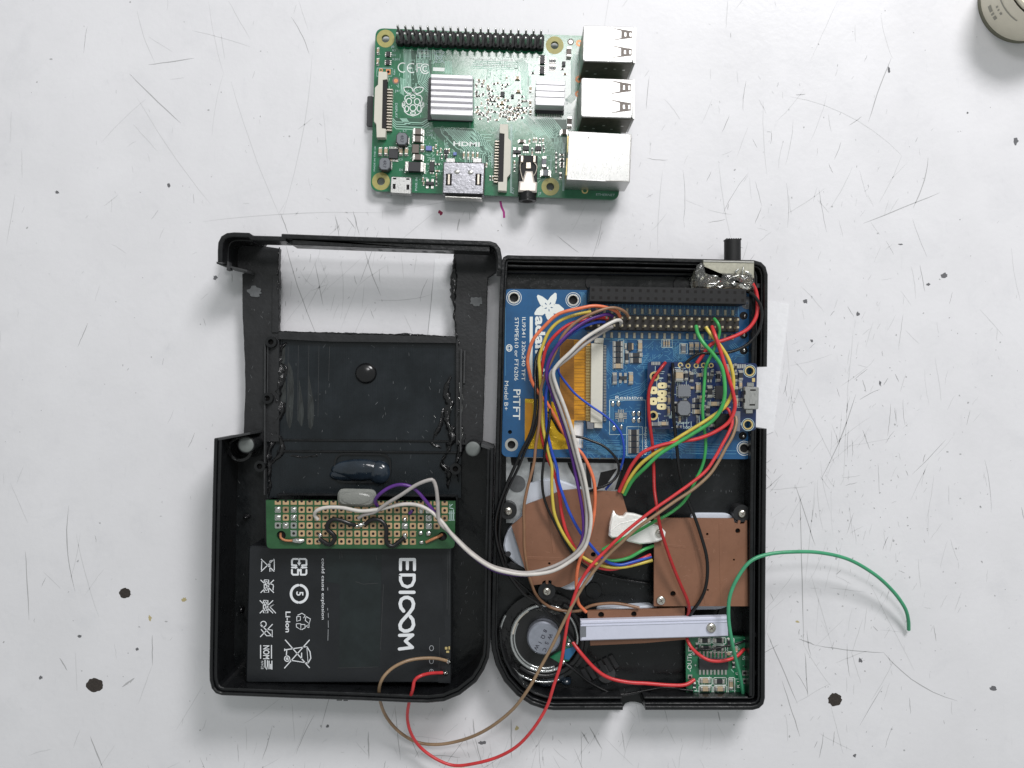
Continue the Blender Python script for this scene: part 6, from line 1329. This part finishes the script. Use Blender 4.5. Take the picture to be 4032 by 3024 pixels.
wire([(2413, 1248, 14), (2390, 1238, 17), (2330, 1252, 19), (2270, 1285), (2215, 1335, 20), (2180, 1388), (2155, 1440, 19), (2152, 1490), (2172, 1545, 18), (2200, 1620), (2225, 1700, 18), (2250, 1790), (2270, 1880, 18), (2285, 1950), (2296, 2020, 18), (2298, 2085), (2286, 2140, 18), (2258, 2185), (2215, 2218, 18), (2150, 2250), (2080, 2264, 19), (2000, 2258), (1930, 2236, 21.2), (1850, 2182), (1780, 2112, 22), (1740, 2060), (1716, 2025, 22), (1685, 1984), (1647, 1940, 23), (1618, 1918), (1577, 1908, 23.5), (1533, 1918), (1498, 1943, 23), (1478, 1972), (1486, 1992, 19.6)], 0.62, 'w_purple', 'purple wire alongside the white pair, linking both case halves')
wire([(2445, 1278, 14), (2443, 1263, 17), (2425, 1260, 18.5), (2370, 1290, 20), (2300, 1338), (2240, 1392, 21), (2195, 1432), (2178, 1470, 21), (2192, 1525), (2222, 1600, 20), (2250, 1690), (2278, 1790, 20), (2302, 1880), (2318, 1960, 20), (2325, 2040), (2320, 2110, 20), (2295, 2165), (2240, 2213, 20), (2170, 2248), (2080, 2264, 21), (2000, 2256), (1930, 2234, 22.6), (1850, 2180), (1785, 2114, 23.6), (1735, 2050), (1690, 2008, 22.6), (1640, 1990), (1580, 1986, 21.6), (1500, 2003), (1440, 2010, 21.2), (1400, 2009), (1345, 2000, 21.4), (1285, 1997), (1248, 2008, 21), (1240, 2030, 19.8), (1252, 2046, 19.2)], 0.66, 'w_white', 'white wire looping from the pin header to the left end of the perforated board')
wire([(2412, 1286, 14), (2380, 1305, 17), (2310, 1350, 19), (2250, 1398), (2205, 1435, 20), (2168, 1472), (2178, 1530, 19.5), (2208, 1610), (2236, 1700, 19), (2265, 1800), (2288, 1890, 19), (2304, 1970), (2311, 2050, 19), (2304, 2115), (2278, 2165, 19), (2225, 2208), (2155, 2240, 19), (2075, 2254), (1998, 2246, 20.2), (1925, 2222, 22.0), (1850, 2170, 22.4), (1775, 2100, 22.8), (1735, 2060), (1724, 2020, 23.6), (1721, 1970), (1718, 1920, 25), (1708, 1892), (1688, 1888, 25.5), (1640, 1910), (1580, 1948, 24), (1520, 1985), (1475, 2016, 21), (1430, 2026), (1412, 2040, 19.4)], 0.66, 'w_grey', 'pale grey wire beside the white one, sharply bent above the perforated board')
wire([(2380, 1268, 14), (2350, 1268, 16.5), (2290, 1290, 18), (2235, 1325), (2195, 1368, 18), (2170, 1430), (2157, 1490, 15), (2150, 1560), (2149, 1640, 13), (2157, 1700), (2172, 1770, 13.5), (2190, 1840), (2202, 1900, 14), (2222, 1965), (2246, 2030, 14), (2285, 2100), (2325, 2146, 13.5), (2360, 2183), (2395, 2215, 12.5), (2440, 2226), (2490, 2214, 11), (2564, 2192, 8.7)], 0.55, 'w_blue', 'blue wire running diagonally over the left brown board to the right one')
wire([(2195, 1440, 14), (2202, 1470), (2225, 1505, 13), (2265, 1552), (2320, 1595, 12.6), (2375, 1634), (2420, 1668, 12.4), (2446, 1710), (2458, 1760, 12), (2452, 1810), (2434, 1860, 9), (2410, 1900), (2384, 1928, 8)], 0.42, 'w_blue', 'thin blue wire arching over the white cable connector of the blue board')
wire([(2128, 1372, 11), (2110, 1410, 12), (2106, 1460), (2109, 1540, 15), (2108, 1620), (2092, 1700, 16), (2056, 1775), (2024, 1845, 15), (1988, 1920), (1964, 1985, 15), (1953, 2050), (1953, 2120, 14.6), (1966, 2180), (1985, 2235, 13), (2020, 2290), (2070, 2342, 11), (2120, 2380), (2180, 2435, 10), (2230, 2490), (2258, 2525, 7.5)], 0.58, 'w_black', 'black wire, the outer of two hugging the left wall of the right case')
wire([(2134, 1380, 11), (2120, 1430, 12), (2118, 1500), (2120, 1600, 14), (2106, 1695), (2070, 1775, 14.5), (2038, 1842), (2002, 1922, 13.6), (1978, 1990), (1966, 2060, 13.4), (1968, 2130), (1982, 2190, 12), (2002, 2245, 9), (2030, 2285), (2075, 2325, 7), (2120, 2365, 5), (2136, 2390, 4.5)], 0.5, 'w_black', 'black wire, the inner of two hugging the left wall of the right case')
wire([(2168, 1500, 10), (2165, 1560, 12), (2164, 1620), (2158, 1690, 14), (2146, 1750), (2140, 1810, 14), (2136, 1880), (2138, 1940, 13), (2153, 1990), (2178, 2045, 12), (2204, 2100), (2235, 2155, 11.5), (2272, 2205), (2320, 2240, 9), (2400, 2268, 5), (2500, 2290, 3.5), (2570, 2300, 3)], 0.5, 'w_black', 'thin black wire crossing the left brown board diagonally beside the yellow one')
wire([(2160, 1622, 9), (2180, 1660, 11), (2205, 1698), (2245, 1715, 10.5), (2290, 1724), (2330, 1735, 10.5), (2375, 1758), (2415, 1790, 10.5), (2436, 1825), (2432, 1865, 10), (2408, 1898), (2370, 1918, 10.5), (2320, 1934, 10)], 0.48, 'w_black', 'short black wire curving under the white pair below the amber cable')
wire([(2962, 1115, 14), (2976, 1150, 13), (2982, 1200), (2975, 1250, 13.5), (2950, 1290), (2905, 1320, 13), (2850, 1340), (2800, 1358, 13), (2766, 1400), (2744, 1430, 12.4)], 0.68, 'w_red', 'thick red wire from the glued switch curving left to the navy board')
wire([(2950, 1150, 15.5), (2975, 1170, 15), (2998, 1210, 14.8), (3000, 1258), (2982, 1310, 14.4), (2942, 1356), (2885, 1382, 13.6), (2820, 1390), (2760, 1392, 13), (2722, 1408), (2702, 1428, 12.2)], 0.56, 'w_black', 'black wire from the glued switch, outside the thick red one')
wire([(2741, 1284, 15), (2748, 1312, 17), (2772, 1352, 18.5), (2808, 1395), (2838, 1440, 19), (2853, 1500), (2852, 1558, 19), (2838, 1612), (2800, 1660, 18), (2740, 1700), (2672, 1742, 17), (2600, 1788), (2540, 1838, 16), (2490, 1890), (2458, 1948, 10)], 0.68, 'w_green', 'bright green wire bowing right across the navy board towards the left brown board')
wire([(2812, 1255, 15), (2828, 1275, 17), (2832, 1305), (2822, 1350, 15.5), (2802, 1400, 15), (2782, 1440), (2774, 1490, 14.6), (2770, 1560), (2766, 1620, 14.6), (2773, 1680), (2780, 1740, 14), (2777, 1790), (2765, 1835, 13), (2745, 1880), (2700, 1965, 12.8), (2645, 2015), (2580, 2055, 13.6), (2500, 2098, 13.6), (2440, 2125), (2372, 2164, 11)], 0.56, 'w_green', 'thinner green wire running straight down the navy board')
wire([(2779, 1288, 15), (2800, 1318, 16), (2838, 1365, 16.6), (2872, 1420), (2888, 1480, 16.6), (2884, 1540), (2856, 1598, 16), (2800, 1645), (2728, 1690, 15.6), (2655, 1736), (2580, 1785, 14.4), (2520, 1832), (2478, 1885, 12), (2452, 1940, 10)], 0.66, 'w_yellow', 'yellow wire bowing right over the navy board from the pin header')
wire([(2804, 1286, 15), (2815, 1320, 18), (2836, 1372, 18.5), (2852, 1430), (2872, 1490, 18), (2888, 1550), (2892, 1605, 17.4), (2870, 1658), (2820, 1700, 16.6), (2750, 1726), (2680, 1737, 16), (2600, 1752), (2535, 1782, 15), (2492, 1828), (2464, 1880, 12), (2437, 1936, 10)], 0.66, 'w_red', 'red wire bowing right over the navy board beside the yellow one')
wire([(2620, 1428, 12.6), (2602, 1448, 14), (2572, 1492), (2556, 1540, 14), (2552, 1600), (2558, 1670, 14), (2567, 1750), (2574, 1840, 13.6), (2578, 1930), (2586, 2000, 17), (2600, 2070, 16), (2622, 2150), (2648, 2225, 14), (2680, 2300), (2704, 2360, 12), (2712, 2400), (2706, 2432, 8)], 0.6, 'w_darkred', 'dark red wire crossing the square brown board to the white strip')
wire([(2704, 2512, 7.4), (2722, 2548, 9), (2755, 2580), (2800, 2600, 10), (2850, 2602), (2895, 2588, 9), (2930, 2556, 6.8)], 0.62, 'w_red', 'red wire arc lying on the tiny green amplifier board')
wire([(2648, 1432, 12.6), (2649, 1470, 14.6), (2650, 1550), (2650, 1620, 14.6), (2657, 1700), (2664, 1770, 14), (2674, 1840), (2690, 1915, 12.6), (2712, 1985), (2738, 2050, 12.2), (2762, 2120), (2780, 2190, 12), (2785, 2250), (2780, 2310, 12), (2758, 2360), (2728, 2405, 10), (2704, 2440, 8)], 0.6, 'w_black', 'black wire crossing the square brown board to the white strip')
wire([(2846, 1608, 14.4), (2866, 1612, 15.4), (2882, 1640, 16), (2884, 1670), (2868, 1710, 17), (2842, 1752), (2812, 1805, 18), (2778, 1855), (2720, 1905, 19), (2650, 1955), (2570, 2010, 20), (2500, 2062), (2440, 2115, 20), (2380, 2172), (2325, 2232, 20), (2282, 2300), (2254, 2370, 19), (2236, 2440), (2222, 2520, 18), (2208, 2610), (2182, 2700, 17.6), (2150, 2785), (2102, 2870, 15), (2035, 2935), (1960, 2980, 10), (1870, 3008), (1790, 3014, 6), (1720, 2990), (1660, 2945, 6), (1622, 2890), (1606, 2830, 12), (1608, 2770), (1625, 2715, 20), (1634, 2680), (1655, 2662, 20), (1695, 2652), (1742, 2649, 14.6)], 0.58, 'w_red', 'long red wire from the navy board looping below the cases to the battery', tip=(1,))
wire([(2896, 1640, 14.4), (2898, 1665, 15.4), (2884, 1715, 16.4), (2856, 1765), (2826, 1822, 17.6), (2790, 1872), (2730, 1925, 18.6), (2655, 1975), (2580, 2028, 19.4), (2510, 2080), (2450, 2130, 19), (2392, 2188), (2345, 2240, 18.4), (2300, 2300), (2255, 2380, 19), (2215, 2460), (2172, 2545, 18.4), (2128, 2630), (2082, 2710, 17.6), (2025, 2785), (1955, 2850, 12), (1880, 2893), (1800, 2920, 6), (1720, 2933), (1640, 2920, 4.5), (1570, 2878), (1518, 2815, 10), (1494, 2740), (1500, 2685, 21.6), (1535, 2640), (1590, 2608, 20), (1650, 2594), (1715, 2594, 16), (1760, 2602, 14.6)], 0.58, 'w_tan', 'long brown wire from the navy board looping below the cases to the battery', tip=(1,))
wire([(2925, 2728, 7.4), (2912, 2660, 10), (2895, 2590, 13), (2876, 2500, 16), (2868, 2420), (2876, 2345, 16), (2905, 2272), (2955, 2212, 16), (3025, 2183), (3120, 2173, 14), (3230, 2176), (3340, 2203, 10), (3440, 2258), (3515, 2325, 6), (3560, 2390), (3577, 2440, 3), (3578, 2480, 1.5)], 0.66, 'w_teal', 'long loose green wire arching out of the case over the white table on the right')
wire([(2255, 2528, 7.5), (2290, 2575, 9), (2345, 2635), (2400, 2668, 8), (2470, 2685), (2550, 2692, 8), (2640, 2697), (2700, 2695, 8), (2735, 2676, 7)], 0.68, 'w_red', 'thick red wire from the speaker to the tiny green amplifier board')
wire([(2222, 2610, 6.8), (2265, 2640, 7), (2315, 2685, 5.5), (2385, 2720), (2450, 2733, 5), (2530, 2720), (2610, 2709, 5.6), (2690, 2714), (2730, 2720, 6.8)], 0.5, 'w_black', 'thin black wire from the speaker to the tiny green amplifier board')
wire([(2372, 2204, 11.8), (2420, 2210, 11.4), (2475, 2197), (2530, 2168, 11), (2574, 2148, 8.6)], 0.62, 'w_green', 'short green arc of wire joining the two brown boards below the silver clip')
wire([(2745, 2555, 7.2), (2790, 2556, 8), (2850, 2545), (2900, 2535, 8), (2935, 2522, 6.9)], 0.4, 'w_black', 'thin black wire lying across the top of the tiny amplifier board')
wire([(1397, 2068, 19.6), (1375, 2060, 20.4), (1348, 2048), (1315, 2044, 20.6), (1293, 2056), (1288, 2078, 20.6), (1302, 2095), (1316, 2110, 20.4), (1316, 2130), (1300, 2142, 20.2), (1277, 2134), (1260, 2122, 19.5)], 0.78, 'w_black', 'short black wire in an S bend on the left part of the perforated board')
wire([(1440, 2064, 19.6), (1460, 2050, 20.4), (1490, 2046), (1512, 2058, 20.6), (1520, 2085), (1521, 2115, 20.5), (1526, 2142), (1545, 2150, 20.3), (1572, 2136), (1592, 2116, 19.6)], 0.78, 'w_black', 'short black wire forming a square hook on the right part of the perforated board')
wire([(1622, 2010, 19.3), (1618, 2016, 19.5), (1612, 2022, 19.3)], 0.6, 'w_purple', 'stub of purple wire soldered to the perforated board')
print('objects', len(bpy.data.objects), 'tris', sum(len(o.data.polygons) for o in bpy.data.objects if o.type == 'MESH'))
